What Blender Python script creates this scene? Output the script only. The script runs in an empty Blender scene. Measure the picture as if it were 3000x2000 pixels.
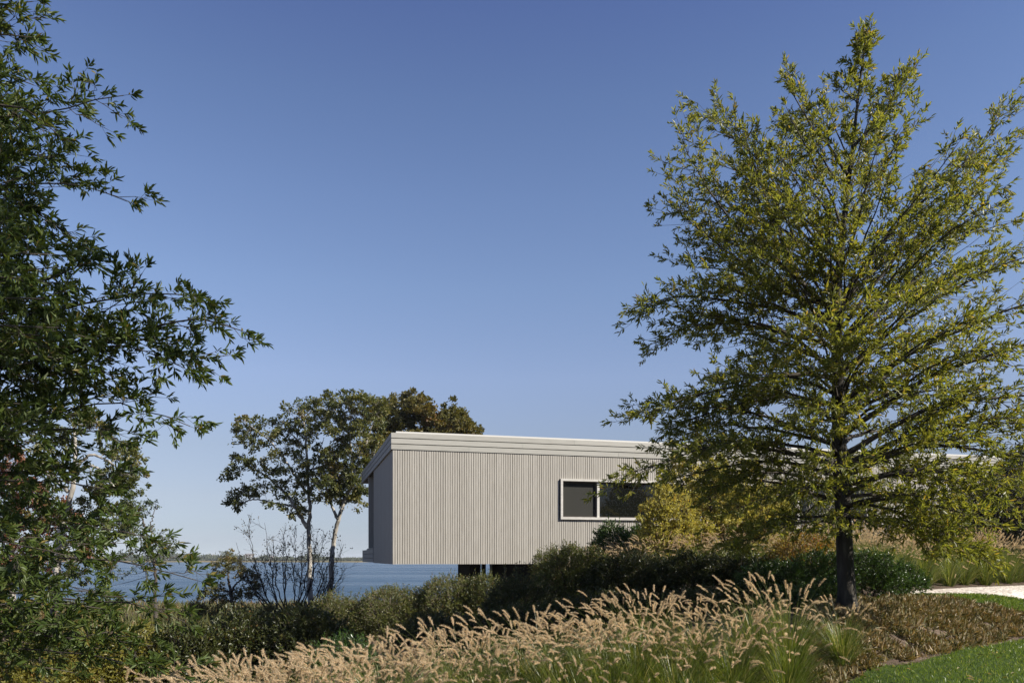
import bpy, math, random
import numpy as np

# ------------------------------------------------------------------ camera, light, exposure
scene = bpy.context.scene
COL = scene.collection
F, CX, HV, CZ = 2320.0, 1500.0, 1632.0, 1.5      # focal length in photo pixels, centre column, horizon row, eye height

cam_data = bpy.data.cameras.new('camera')
cam_data.sensor_width = 36.0
cam_data.lens = 36.0 * F / 3000.0
cam_data.shift_y = (HV - 1000.0) / 3000.0
cam_data.clip_end = 20000.0
cam_data.clip_start = 0.1
cam = bpy.data.objects.new('camera', cam_data)
COL.objects.link(cam)
cam.location = (0, 0, CZ)
cam.rotation_euler = (math.radians(90), 0, 0)
scene.camera = cam

SUN_AZ, SUN_EL = math.radians(113.0), math.radians(35.0)   # azimuth clockwise from +Y
SUN = np.array([math.sin(SUN_AZ) * math.cos(SUN_EL), math.cos(SUN_AZ) * math.cos(SUN_EL), math.sin(SUN_EL)])
world = bpy.data.worlds.new('World')
scene.world = world
world.use_nodes = True
wn = world.node_tree
sky = wn.nodes.new('ShaderNodeTexSky')
sky.sky_type = 'NISHITA'
sky.sun_disc = False
sky.sun_elevation = SUN_EL
sky.sun_rotation = SUN_AZ
sky.altitude = 0.0
sky.air_density = 1.0
sky.dust_density = 0.1
sky.ozone_density = 2.5
bg = wn.nodes['Background']
bg.inputs['Strength'].default_value = 0.12
# clearer, drier air than the model's default: the sky's brightness and tint are trimmed with elevation
geo = wn.nodes.new('ShaderNodeTexCoord')
sepz = wn.nodes.new('ShaderNodeSeparateXYZ')
wn.links.new(geo.outputs['Generated'], sepz.inputs[0])
clear = wn.nodes.new('ShaderNodeValToRGB')
_st = [(0.0068, (0.27, 0.327, 0.523)), (0.0208, (0.281, 0.31, 0.471)), (0.0368, (0.308, 0.319, 0.441)), (0.0727, (0.395, 0.355, 0.419)), (0.1341, (0.508, 0.425, 0.439)), (0.2193, (0.668, 0.56, 0.578)),
       (0.3194, (0.679, 0.611, 0.634)), (0.4097, (0.649, 0.598, 0.648)), (0.4979, (0.585, 0.552, 0.629)), (0.5706, (0.513, 0.482, 0.612)), (0.8, (0.34, 0.32, 0.42)), (1.0, (0.24, 0.23, 0.30))]
_el = clear.color_ramp.elements
while len(_el) < len(_st):
    _el.new(.5)
for _e, (_p, _c) in zip(_el, _st):
    _e.position = _p
    _e.color = (*_c, 1)
wn.links.new(sepz.outputs['Z'], clear.inputs['Fac'])
trim = wn.nodes.new('ShaderNodeMix')
trim.data_type = 'RGBA'
trim.blend_type = 'MULTIPLY'
trim.inputs['Factor'].default_value = 1.0
wn.links.new(sky.outputs['Color'], trim.inputs[6])
wn.links.new(clear.outputs['Color'], trim.inputs[7])
wn.links.new(trim.outputs[2], bg.inputs['Color'])

sun_data = bpy.data.lights.new('sun', 'SUN')
sun_data.energy = 5.0
sun_data.angle = math.radians(0.5)
sun_data.color = (1.0, 0.93, 0.82)
sun_ob = bpy.data.objects.new('sun', sun_data)
COL.objects.link(sun_ob)
from mathutils import Vector
sun_ob.rotation_euler = Vector(SUN).to_track_quat('Z', 'Y').to_euler()
sun_ob.location = (20, -10, 30)

scene.view_settings.view_transform = 'Standard'
scene.view_settings.look = 'None'
scene.view_settings.exposure = 0.9
scene.view_settings.gamma = 1.0
scene.render.engine = 'CYCLES'
scene.cycles.use_denoising = True
scene.cycles.max_bounces = 8
scene.cycles.transparent_max_bounces = 8
scene.cycles.sample_clamp_indirect = 4.0

# ------------------------------------------------------------------ helpers
rng = np.random.default_rng(11)
U = rng.uniform


def at(u, v, Y):
    return np.array([(u - CX) / F * Y, Y, CZ + (HV - v) / F * Y])


def nrm(a):
    a = np.asarray(a, float)
    return a / np.maximum(np.linalg.norm(a, axis=-1, keepdims=True), 1e-9)


def sstep(a, b, x):
    t = np.clip((np.asarray(x, float) - a) / (b - a), 0, 1)
    return t * t * (3 - 2 * t)


class MB:
    """collects vertices, quads and triangles and links them as ONE mesh object"""
    def __init__(s):
        s.v, s.q, s.t, s.qt, s.tt, s.n = [], [], [], [], [], 0

    def add(s, verts, quads=None, tris=None, tint=None):
        verts = np.asarray(verts, float).reshape(-1, 3)
        if quads is not None and len(quads):
            q = np.asarray(quads, np.int64).reshape(-1, 4) + s.n
            s.q.append(q)
            s.qt.append(np.full(len(q), 0.5) if tint is None else np.broadcast_to(tint, (len(q),)).astype(float))
        if tris is not None and len(tris):
            t = np.asarray(tris, np.int64).reshape(-1, 3) + s.n
            s.t.append(t)
            s.tt.append(np.full(len(t), 0.5) if tint is None else np.broadcast_to(tint, (len(t),)).astype(float))
        s.v.append(verts)
        s.n += len(verts)
        return s

    def box(s, x0, x1, y0, y1, z0, z1, tint=0.5):
        v = [(x, y, z) for z in (z0, z1) for x, y in ((x0, y0), (x1, y0), (x1, y1), (x0, y1))]
        f = [(3, 2, 1, 0), (4, 5, 6, 7), (0, 1, 5, 4), (1, 2, 6, 5), (2, 3, 7, 6), (3, 0, 4, 7)]
        return s.add(v, f, tint=tint)

    def tube(s, path, radii, sides=6, tint=0.5, rough=0.0):
        p = np.asarray(path, float)
        n = len(p)
        r = np.broadcast_to(np.asarray(radii, float), (n,))
        t = nrm(np.gradient(p, axis=0))
        ref = np.array([0.31, 0.17, 0.93]) if abs(t[0][2]) < 0.8 else np.array([1.0, 0.1, 0.05])
        a = nrm(np.cross(t, ref))
        b = np.cross(t, a)
        ang = np.linspace(0, 2 * math.pi, sides, endpoint=False)
        rr = r[:, None] * (1 + (U(-rough, rough, (n, sides)) if rough else 0))
        v = p[:, None] + rr[..., None] * (np.cos(ang)[None, :, None] * a[:, None] + np.sin(ang)[None, :, None] * b[:, None])
        i = np.arange(n - 1)[:, None] * sides
        j = np.arange(sides)[None]
        j2 = (j + 1) % sides
        q = np.stack([i + j, i + j2, i + sides + j2, i + sides + j], -1).reshape(-1, 4)
        cap = [(0, k + 1, k) for k in range(1, sides - 1)]
        e = (n - 1) * sides
        cap += [(e, e + k, e + k + 1) for k in range(1, sides - 1)]
        return s.add(v.reshape(-1, 3), q, cap, tint=tint)

    def segs(s, p0, p1, r0, r1, sides=3, tint=0.5):
        """many straight tapered twigs at once"""
        p0, p1 = np.asarray(p0, float), np.asarray(p1, float)
        n = len(p0)
        if n == 0:
            return s
        r0 = np.broadcast_to(r0, (n,)); r1 = np.broadcast_to(r1, (n,))
        t = nrm(p1 - p0)
        ref = np.tile([0.31, 0.17, 0.93], (n, 1))
        ref[np.abs(t[:, 2]) > 0.8] = [1.0, 0.1, 0.05]
        a = nrm(np.cross(t, ref)); b = np.cross(t, a)
        ang = np.linspace(0, 2 * math.pi, sides, endpoint=False)
        ring = np.cos(ang)[None, :, None] * a[:, None] + np.sin(ang)[None, :, None] * b[:, None]
        v = np.concatenate([p0[:, None] + ring * r0[:, None, None], p1[:, None] + ring * r1[:, None, None]], 1)
        base = np.arange(n)[:, None] * (2 * sides)
        j = np.arange(sides)[None]; j2 = (j + 1) % sides
        q = np.stack([base + j, base + j2, base + sides + j2, base + sides + j], -1).reshape(-1, 4)
        return s.add(v.reshape(-1, 3), q, tint=tint)

    def leaves(s, p, d, nv, L, W, fold=0.25, curl=0.15, tint=None):
        """pointed leaves, folded along the midrib: p base, d direction, nv face normal"""
        n = len(p)
        if n == 0:
            return s
        L = np.broadcast_to(L, (n,))[:, None]; W = np.broadcast_to(W, (n,))[:, None]
        d = nrm(d)
        side = nrm(np.cross(d, nv))
        up = np.cross(side, d)
        tip = p + d * L - up * L * curl
        h = up * W * fold
        m1 = p + d * L * 0.32; m2 = p + d * L * 0.68 - up * L * curl * 0.35
        v = np.stack([p, m1 + side * W * 0.46 + h, m2 + side * W * 0.40 + h, tip, m2 - side * W * 0.40 + h, m1 - side * W * 0.46 + h], 1)
        b = np.arange(n)[:, None] * 6
        q = np.stack([b + [0, 1, 2, 3], b + [0, 3, 4, 5]], 1).reshape(-1, 4)
        if tint is None:
            tint = U(0, 1, n)
        return s.add(v.reshape(-1, 3), q, tint=np.repeat(tint, 2))

    def build(s, name, mat, parent=None, origin=(0, 0, 0), smooth=False, bevel=0.0):
        me = bpy.data.meshes.new(name)
        v = np.concatenate(s.v) - np.asarray(origin, float) if s.v else np.zeros((0, 3))
        q = np.concatenate(s.q) if s.q else np.zeros((0, 4), np.int64)
        t = np.concatenate(s.t) if s.t else np.zeros((0, 3), np.int64)
        tint = np.concatenate(s.qt + s.tt) if (s.qt or s.tt) else np.zeros(0)
        me.vertices.add(len(v))
        me.vertices.foreach_set('co', v.astype(np.float32).ravel())
        me.loops.add(q.size + t.size)
        me.loops.foreach_set('vertex_index', np.concatenate([q.ravel(), t.ravel()]).astype(np.int32))
        me.polygons.add(len(q) + len(t))
        st = np.concatenate([np.arange(len(q)) * 4, q.size + np.arange(len(t)) * 3]).astype(np.int32)
        me.polygons.foreach_set('loop_start', st)
        me.polygons.foreach_set('use_smooth', np.full(len(st), bool(smooth)))
        at_ = me.attributes.new('tint', 'FLOAT', 'FACE')
        at_.data.foreach_set('value', tint.astype(np.float32))
        me.update(calc_edges=True)
        me.validate()
        me.materials.append(mat)
        o = bpy.data.objects.new(name, me)
        COL.objects.link(o)
        if parent is not None:
            o.parent = parent
        if bevel:
            m = o.modifiers.new('bevel', 'BEVEL'); m.width = bevel; m.segments = 2; m.limit_method = 'ANGLE'
        return o


def tag(o, label=None, cat=None, group=None, kind=None):
    if label: o['label'] = label
    if cat: o['category'] = cat
    if group: o['group'] = group
    if kind: o['kind'] = kind
    return o


def thing(name, label, cat, loc, rotz=0.0, group=None):
    o = bpy.data.objects.new(name, None)
    o.empty_display_size = 0.2
    COL.objects.link(o)
    o.location = tuple(float(c) for c in loc)
    o.rotation_euler = (0, 0, rotz)
    return tag(o, label, cat, group)


def copy_thing(root, loc, rotz, scale, label=None, group=None):
    r = root.copy(); COL.objects.link(r)
    r.location = tuple(float(c) for c in loc); r.rotation_euler = (0, 0, rotz); r.scale = (scale, scale, scale)
    if label: r['label'] = label
    if group: r['group'] = group
    for ch in list(root.children):
        c = ch.copy(); COL.objects.link(c); c.parent = r
    return r


# ------------------------------------------------------------------ materials
def mat_new(name):
    m = bpy.data.materials.new(name); m.use_nodes = True
    nt = m.node_tree
    return m, nt, nt.nodes['Principled BSDF'], nt.nodes['Material Output']


def ramp(nt, stops, interp='LINEAR'):
    r = nt.nodes.new('ShaderNodeValToRGB')
    r.color_ramp.interpolation = interp
    el = r.color_ramp.elements
    while len(el) < len(stops):
        el.new(0.5)
    for e, (p, c) in zip(el, stops):
        e.position = p; e.color = (*c, 1)
    return r


def leaf_mat(name, stops, trans=0.3, tcol=1.6, rough=0.42, spec=0.5):
    m, nt, bs, out = mat_new(name)
    a = nt.nodes.new('ShaderNodeAttribute'); a.attribute_name = 'tint'
    r = ramp(nt, stops)
    nt.links.new(a.outputs['Fac'], r.inputs['Fac'])
    nt.links.new(r.outputs['Color'], bs.inputs['Base Color'])
    bs.inputs['Roughness'].default_value = rough
    bs.inputs['Specular IOR Level'].default_value = spec
    tr = nt.nodes.new('ShaderNodeBsdfTranslucent')
    mul = nt.nodes.new('ShaderNodeMix'); mul.data_type = 'RGBA'; mul.blend_type = 'MULTIPLY'
    mul.inputs['Factor'].default_value = 1.0
    nt.links.new(r.outputs['Color'], mul.inputs[6])
    mul.inputs[7].default_value = (tcol * 1.15, tcol * 1.05, tcol * (.5 if name != 'plume_bristle' else .80), 1)
    nt.links.new(mul.outputs[2], tr.inputs['Color'])
    mx = nt.nodes.new('ShaderNodeMixShader'); mx.inputs['Fac'].default_value = trans
    nt.links.new(bs.outputs[0], mx.inputs[1]); nt.links.new(tr.outputs[0], mx.inputs[2])
    nt.links.new(mx.outputs[0], out.inputs['Surface'])
    return m


def noise_mat(name, stops, scale=4.0, detail=6.0, rough=0.8, bump=0.0, bscale=None, stretch=(1, 1, 1), spec=0.3, tint_amt=0.0):
    m, nt, bs, out = mat_new(name)
    tc = nt.nodes.new('ShaderNodeTexCoord')
    mp = nt.nodes.new('ShaderNodeMapping'); mp.inputs['Scale'].default_value = stretch
    nt.links.new(tc.outputs['Object'], mp.inputs['Vector'])
    n = nt.nodes.new('ShaderNodeTexNoise'); n.inputs['Scale'].default_value = scale; n.inputs['Detail'].default_value = detail
    nt.links.new(mp.outputs[0], n.inputs['Vector'])
    r = ramp(nt, stops)
    if tint_amt:
        a = nt.nodes.new('ShaderNodeAttribute'); a.attribute_name = 'tint'
        sub = nt.nodes.new('ShaderNodeMath'); sub.operation = 'MULTIPLY_ADD'
        sub.inputs[1].default_value = tint_amt; sub.inputs[2].default_value = -tint_amt * 0.5
        nt.links.new(a.outputs['Fac'], sub.inputs[0])
        add = nt.nodes.new('ShaderNodeMath'); add.operation = 'ADD'
        nt.links.new(n.outputs['Fac'], add.inputs[0]); nt.links.new(sub.outputs[0], add.inputs[1])
        nt.links.new(add.outputs[0], r.inputs['Fac'])
    else:
        nt.links.new(n.outputs['Fac'], r.inputs['Fac'])
    nt.links.new(r.outputs['Color'], bs.inputs['Base Color'])
    bs.inputs['Roughness'].default_value = rough
    bs.inputs['Specular IOR Level'].default_value = spec
    if bump:
        n2 = nt.nodes.new('ShaderNodeTexNoise'); n2.inputs['Scale'].default_value = bscale or scale * 3; n2.inputs['Detail'].default_value = 5
        nt.links.new(mp.outputs[0], n2.inputs['Vector'])
        b = nt.nodes.new('ShaderNodeBump'); b.inputs['Strength'].default_value = bump; b.inputs['Distance'].default_value = 0.03
        nt.links.new(n2.outputs['Fac'], b.inputs['Height']); nt.links.new(b.outputs[0], bs.inputs['Normal'])
    return m


def flat_mat(name, c, rough=0.6, spec=0.4, metal=0.0):
    m, nt, bs, out = mat_new(name)
    bs.inputs['Base Color'].default_value = (*c, 1)
    bs.inputs['Roughness'].default_value = rough
    bs.inputs['Specular IOR Level'].default_value = spec
    bs.inputs['Metallic'].default_value = metal
    return m


M = {}
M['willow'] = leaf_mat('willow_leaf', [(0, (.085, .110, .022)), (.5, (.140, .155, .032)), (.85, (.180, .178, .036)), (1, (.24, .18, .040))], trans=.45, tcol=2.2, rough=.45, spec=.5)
M['willow_shaded'] = leaf_mat('willow_leaf_shaded', [(0, (.036, .062, .014)), (.6, (.066, .096, .020)), (.93, (.095, .110, .026)), (1, (.17, .14, .04))], trans=.30, tcol=1.8, rough=.5, spec=.35)  # darker copy of the willow leaf, the left tree's shade is in the colour
M['oak'] = leaf_mat('oak_leaf', [(0, (.044, .060, .014)), (.55, (.090, .102, .024)), (.85, (.135, .126, .030)), (1, (.17, .10, .03))], trans=.3, rough=.5)
M['oak_brown'] = leaf_mat('oak_leaf_brown', [(0, (.046, .054, .015)), (.5, (.100, .096, .024)), (.85, (.145, .115, .030)), (1, (.17, .08, .028))], trans=.3, rough=.5)
M['red_leaf'] = leaf_mat('russet_leaf', [(0, (.13, .055, .03)), (.5, (.21, .085, .045)), (1, (.26, .13, .07))], trans=.25, rough=.6)
M['blue_green'] = leaf_mat('cedar_leaf', [(0, (.035, .055, .025)), (.6, (.060, .085, .035)), (1, (.10, .11, .045))], trans=.2, rough=.5)
M['yellow_leaf'] = leaf_mat('yellow_leaf', [(0, (.20, .20, .045)), (.5, (.34, .32, .085)), (.85, (.44, .39, .12)), (1, (.36, .23, .07))], trans=.42, rough=.5)
M['amber_leaf'] = leaf_mat('amber_leaf', [(0, (.13, .12, .020)), (.5, (.23, .17, .028)), (.85, (.28, .17, .035)), (1, (.32, .08, .04))], trans=.4, rough=.5)
M['hedge_dark_shade'] = leaf_mat('hedge_leaf_dark_shade', [(0, (.030, .042, .011)), (.6, (.054, .064, .016)), (.92, (.085, .082, .020)), (1, (.15, .10, .035))], trans=.26, rough=.42)  # dark leaved species, colour lowered further to stand in for tree shade
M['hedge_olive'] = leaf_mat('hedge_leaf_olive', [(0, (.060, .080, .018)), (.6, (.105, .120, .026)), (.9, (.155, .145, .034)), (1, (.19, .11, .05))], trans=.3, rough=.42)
M['hedge_lime'] = leaf_mat('hedge_leaf_lime', [(0, (.10, .11, .020)), (.5, (.185, .180, .035)), (.88, (.25, .21, .045)), (1, (.28, .16, .05))], trans=.42, rough=.5)
M['glossy'] = leaf_mat('glossy_leaf', [(0, (.026, .055, .012)), (.6, (.048, .095, .018)), (1, (.075, .125, .024))], trans=.25, rough=.32, spec=.55)
M['evergreen'] = leaf_mat('evergreen_leaf', [(0, (.016, .022, .010)), (.6, (.026, .034, .014)), (1, (.045, .048, .020))], trans=.1, rough=.5)
M['plum_brown'] = leaf_mat('dark_brown_leaf', [(0, (.030, .030, .016)), (.6, (.055, .050, .026)), (1, (.085, .070, .036))], trans=.15, rough=.5)
M['scrub'] = leaf_mat('scrub_leaf', [(0, (.060, .070, .022)), (.5, (.110, .110, .036)), (.8, (.17, .14, .055)), (1, (.20, .12, .06))], trans=.25, rough=.6)
M['bark_dark_shade'] = noise_mat('bark_dark_shade', [(.3, (.018, .016, .013)), (.55, (.045, .040, .033)), (.75, (.10, .09, .075))], scale=9, rough=.9, bump=.8, bscale=22, stretch=(1, 1, .22))  # dark bark, lowered further so the colour carries shade from the crown
M['bark_grey'] = noise_mat('bark_grey', [(.35, (.11, .10, .085)), (.50, (.28, .26, .225)), (.66, (.46, .43, .38))], scale=3.0, rough=.9, bump=.5, bscale=12, stretch=(1, 1, .5))
M['twig'] = noise_mat('twig_bark', [(.3, (.030, .026, .021)), (.7, (.085, .072, .058))], scale=12, rough=.85)
M['twig_pale'] = noise_mat('pale_twig_bark', [(.3, (.13, .105, .078)), (.7, (.24, .20, .15))], scale=12, rough=.85)
M['twig_black'] = noise_mat('dark_twig_bark', [(.3, (.012, .011, .010)), (.7, (.035, .030, .026))], scale=12, rough=.85)
M['blade'] = leaf_mat('grass_blade', [(0, (.055, .092, .016)), (.55, (.100, .142, .028)), (.86, (.170, .190, .058)), (1, (.38, .34, .19))], trans=.4, rough=.35)
M['plume'] = leaf_mat('plume_bristle', [(0, (.42, .345, .235)), (.6, (.58, .480, .340)), (1, (.72, .62, .46))], trans=.5, tcol=1.25, rough=.8, spec=.1)
M['sedge'] = leaf_mat('sedge_blade', [(0, (.075, .090, .025)), (.4, (.160, .145, .055)), (.7, (.26, .195, .105)), (1, (.46, .37, .24))], trans=.3, rough=.6)
M['turf'] = leaf_mat('turf_blade', [(0, (.070, .120, .018)), (.6, (.120, .185, .028)), (.93, (.17, .23, .045)), (1, (.34, .34, .16))], trans=.42, rough=.4)
M['siding'] = noise_mat('weathered_wood', [(.3, (.290, .272, .240)), (.5, (.330, .312, .278)), (.7, (.365, .346, .310))], scale=5, rough=.75, stretch=(8, 8, .5), tint_amt=.18)
M['fascia'] = noise_mat('fascia_wood', [(.3, (.275, .268, .24)), (.5, (.315, .308, .278)), (.7, (.35, .342, .31))], scale=5, rough=.7, stretch=(.4, .4, 8), tint_amt=.25)
M['frame'] = noise_mat('pale_frame_wood', [(.3, (.40, .385, .35)), (.7, (.50, .485, .45))], scale=6, rough=.55, stretch=(1, 1, 4))
M['backing'] = flat_mat('shade_dark_backing', (.035, .030, .027), rough=.9)  # wood behind the boards, coloured dark as the shade in their gaps
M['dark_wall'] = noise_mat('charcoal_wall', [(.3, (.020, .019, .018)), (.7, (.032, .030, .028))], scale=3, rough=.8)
M['flashing'] = flat_mat('pale_flashing', (.50, .49, .46), rough=.45)
M['roofing'] = noise_mat('roof_membrane', [(.3, (.30, .29, .27)), (.7, (.38, .37, .34))], scale=2, rough=.9)
M['sash'] = flat_mat('dark_sash', (.050, .040, .033), rough=.6)
M['blind'] = flat_mat('grey_screen', (.036, .036, .032), rough=.9, spec=.1)
M['glass'] = flat_mat('dark_glass', (.006, .007, .006), rough=.02, spec=.4)
M['metal_post'] = flat_mat('grey_blue_post', (.30, .34, .40), rough=.5)
M['white_wall'] = flat_mat('white_paint', (.45, .44, .43), rough=.7)
M['grey_roof'] = flat_mat('grey_shingle', (.16, .15, .15), rough=.9)
M['pane_dark'] = flat_mat('far_window', (.03, .035, .04), rough=.2)
M['soil'] = noise_mat('garden_soil', [(.3, (.045, .033, .025)), (.5, (.095, .070, .052)), (.7, (.17, .13, .10))], scale=9, detail=10, rough=.95, bump=.9, bscale=40, spec=.1)
M['lawn'] = noise_mat('lawn_ground', [(.3, (.032, .055, .012)), (.7, (.055, .085, .018))], scale=12, detail=8, rough=.95, bump=.6, bscale=60, spec=.1)
M['far_land'] = noise_mat('far_marsh', [(.35, (.11, .10, .045)), (.6, (.20, .155, .075))], scale=.02, detail=6, rough=.95, spec=.05)
M['far_wood'] = leaf_mat('far_wood_leaf', [(0, (.040, .052, .028)), (.6, (.060, .075, .036)), (1, (.085, .092, .045))], trans=.1, rough=.7)
M['far_hill'] = noise_mat('far_hill_land', [(.4, (.12, .13, .12)), (.65, (.22, .20, .17))], scale=.002, detail=4, rough=1, spec=0)


def gravel_material():
    m, nt, bs, out = mat_new('pale_gravel')
    tc = nt.nodes.new('ShaderNodeTexCoord')
    v = nt.nodes.new('ShaderNodeTexVoronoi'); v.inputs['Scale'].default_value = 15
    nt.links.new(tc.outputs['Object'], v.inputs['Vector'])
    sep = nt.nodes.new('ShaderNodeSeparateColor')
    nt.links.new(v.outputs['Color'], sep.inputs[0])
    r = ramp(nt, [(0, (.20, .17, .135)), (.2, (.40, .35, .29)), (.6, (.55, .49, .42)), (1, (.70, .65, .58))])
    nt.links.new(sep.outputs[0], r.inputs['Fac'])
    nt.links.new(r.outputs['Color'], bs.inputs['Base Color'])
    bs.inputs['Roughness'].default_value = .9
    b = nt.nodes.new('ShaderNodeBump'); b.inputs['Strength'].default_value = 1.0; b.inputs['Distance'].default_value = .03
    b.invert = True
    nt.links.new(v.outputs['Distance'], b.inputs['Height']); nt.links.new(b.outputs[0], bs.inputs['Normal'])
    return m


def water_material():
    m, nt, bs, out = mat_new('bay_water')
    bs.inputs['Base Color'].default_value = (.040, .078, .125, 1)
    bs.inputs['Roughness'].default_value = .22
    bs.inputs['IOR'].default_value = 1.33
    tc = nt.nodes.new('ShaderNodeTexCoord')
    mp = nt.nodes.new('ShaderNodeMapping'); mp.inputs['Scale'].default_value = (.35, 1.0, 1)
    nt.links.new(tc.outputs['Object'], mp.inputs['Vector'])
    n1 = nt.nodes.new('ShaderNodeTexNoise'); n1.inputs['Scale'].default_value = .55; n1.inputs['Detail'].default_value = 6; n1.inputs['Roughness'].default_value = .65
    nt.links.new(mp.outputs[0], n1.inputs['Vector'])
    mp2 = nt.nodes.new('ShaderNodeMapping'); mp2.inputs['Scale'].default_value = (.006, .035, 1)
    nt.links.new(tc.outputs['Object'], mp2.inputs['Vector'])
    n3 = nt.nodes.new('ShaderNodeTexNoise'); n3.inputs['Scale'].default_value = 1.0; n3.inputs['Detail'].default_value = 8; n3.inputs['Roughness'].default_value = .7
    nt.links.new(mp2.outputs[0], n3.inputs['Vector'])
    rr = nt.nodes.new('ShaderNodeMapRange'); rr.inputs['From Min'].default_value = .35; rr.inputs['From Max'].default_value = .65
    rr.inputs['To Min'].default_value = .10; rr.inputs['To Max'].default_value = .42
    nt.links.new(n3.outputs['Fac'], rr.inputs['Value']); nt.links.new(rr.outputs[0], bs.inputs['Roughness'])
    b = nt.nodes.new('ShaderNodeBump'); b.inputs['Strength'].default_value = .9; b.inputs['Distance'].default_value = 1.4
    nt.links.new(n1.outputs['Fac'], b.inputs['Height']); nt.links.new(b.outputs[0], bs.inputs['Normal'])
    return m


M['gravel'] = gravel_material()
M['water'] = water_material()

# ------------------------------------------------------------------ the ground
LA, LD = np.array([3.6, 9.2]), np.array([.748, .665])    # the front lawn's edge: a point and its direction


def edge_d(x, y):
    return (x - LA[0]) * -.665 + (y - LA[1]) * .748


def g(x, y):
    """height of the ground"""
    x = np.asarray(x, float); y = np.asarray(y, float)
    d = edge_d(x, y)
    R = -1.45 + .67 * sstep(-.1, 1.35, d) + .12 * (1 - np.exp(-np.maximum(d - 1.3, 0))) + .082 * np.maximum(d - 2.2, 0)
    L = np.minimum((.222 + .008 * (np.clip(y, 2, 30) - 9)) * np.maximum(0, 4.6 - x), 3.3)
    r = R - L
    T = -3.0 - np.maximum(y - 25, 0) * .034
    k = sstep(23, 33, y) * (1 - .0 * x)
    r = r * (1 - k) + T * k
    return CZ + r


def gp(x, y, dz=0.0):
    return np.array([x, y, float(g(x, y)) + dz])


def nonuni(a, b, fa, fb, fine, coarse):
    mid = np.arange(fa, fb + 1e-6, fine)
    lo = np.arange(a, fa, coarse); hi = np.arange(fb + coarse, b + 1e-6, coarse)
    return np.concatenate([lo, mid, hi])


def grid_faces(nx, ny):
    i = np.arange(ny - 1)[:, None] * nx + np.arange(nx - 1)[None]
    return np.stack([i, i + 1, i + nx + 1, i + nx], -1).reshape(-1, 4)


xs = nonuni(-160, 160, -16, 22, .25, 4.0)
ys = nonuni(-60, 130, -2, 30, .25, 3.0)
X, Y = np.meshgrid(xs, ys)
ground = MB().add(np.stack([X, Y, g(X, Y)], -1).reshape(-1, 3), grid_faces(len(xs), len(ys))).build('ground', M['soil'], smooth=True)
tag(ground, kind='structure')

WZ = CZ - 5.0
wb = MB().add([(-4000, 40, WZ), (4000, 40, WZ), (4000, 1200, WZ), (-4000, 1200, WZ)], [(0, 1, 2, 3)]).build('water', M['water'])
tag(wb, kind='structure')


def loft(a, b, n, m, dz):
    """sheet between two polylines, lying dz above the ground"""
    a, b = np.asarray(a, float), np.asarray(b, float)

    def res(p):
        s = np.concatenate([[0], np.cumsum(np.linalg.norm(np.diff(p, axis=0), axis=1))])
        t = np.linspace(0, s[-1], n)
        return np.stack([np.interp(t, s, p[:, k]) for k in (0, 1)], -1)
    pa, pb = res(a), res(b)
    t = np.linspace(0, 1, m)[:, None, None]
    P = pa[None] * (1 - t) + pb[None] * t
    z = g(P[..., 0], P[..., 1]) + dz
    return np.concatenate([P, z[..., None]], -1)


def sheet(name, P, mat):
    m, n = P.shape[:2]
    o = MB().add(P.reshape(-1, 3), grid_faces(n, m)).build(name, mat, smooth=True)
    return tag(o, kind='structure')


s_ = np.linspace(-9, 17, 90)
wav = .06 * np.sin(s_ * 1.7) + .04 * np.sin(s_ * 4.1 + 1)
edge = LA[None] + LD[None] * s_[:, None] + np.array([-.665, .748])[None] * wav[:, None]
back = edge - np.array([-.665, .748])[None] * 13
lawn_P = loft(edge, back, 150, 60, .015)
sheet('lawn', lawn_P, M['lawn'])
strip_near = [(6.2, 13.6), (7.0, 14.25), (7.6, 14.6), (10.3, 16.0), (13, 17.6), (18, 20.5)]
grav_near = [(6.9, 14.8), (7.4, 15.05), (8.28, 15.5), (11.0, 17.0), (13.6, 18.6), (18, 21.6)]
grav_far = [(7.0, 15.0), (7.9, 15.8), (8.38, 16.45), (10.6, 18.3), (12.93, 20.0), (18.5, 25)]
strip_P = loft(strip_near, grav_near, 110, 16, .018)
sheet('lawn_strip', strip_P, M['lawn'])
grav_P = loft(grav_near, grav_far, 110, 24, .024)
sheet('gravel_path', grav_P, M['gravel'])


def blade_patch(P, n, h, w, mat, name, cat, label, lean=.5):
    m_, n_ = P.shape[:2]
    i = rng.integers(0, m_ - 1, n); j = rng.integers(0, n_ - 1, n)
    # keep the density even in area
    A = np.linalg.norm(np.cross(P[1:, :-1] - P[:-1, :-1], P[:-1, 1:] - P[:-1, :-1]), axis=-1)
    pr = (A / A.sum()).ravel()
    k = rng.choice(len(pr), n, p=pr)
    i, j = k // (n_ - 1), k % (n_ - 1)
    a, b = U(0, 1, n)[:, None], U(0, 1, n)[:, None]
    p = P[i, j] * (1 - a) * (1 - b) + P[i + 1, j] * a * (1 - b) + P[i, j + 1] * (1 - a) * b + P[i + 1, j + 1] * a * b
    d = np.stack([rng.normal(0, lean, n), rng.normal(0, lean, n), np.ones(n)], -1)
    nv = np.stack([rng.normal(0, 1, n), rng.normal(0, 1, n), U(0, .6, n)], -1)
    mb = MB().leaves(p, d, nv, h * U(.6, 1.3, n), w, fold=.2, curl=.25)
    o = mb.build(name, mat)
    return tag(o, label, cat, kind='stuff')


# the part of the front lawn near the picture
lf = loft(edge[20:], edge[20:] - np.array([-.665, .748])[None] * 5.0, 120, 40, .015)
blade_patch(lf, 70000, .045, .006, M['turf'], 'lawn_grass', 'grass', 'mown green lawn grass in the lower right corner')
blade_patch(strip_P, 26000, .05, .008, M['turf'], 'verge_grass', 'grass', 'narrow strip of mown green grass along the gravel path')

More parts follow.
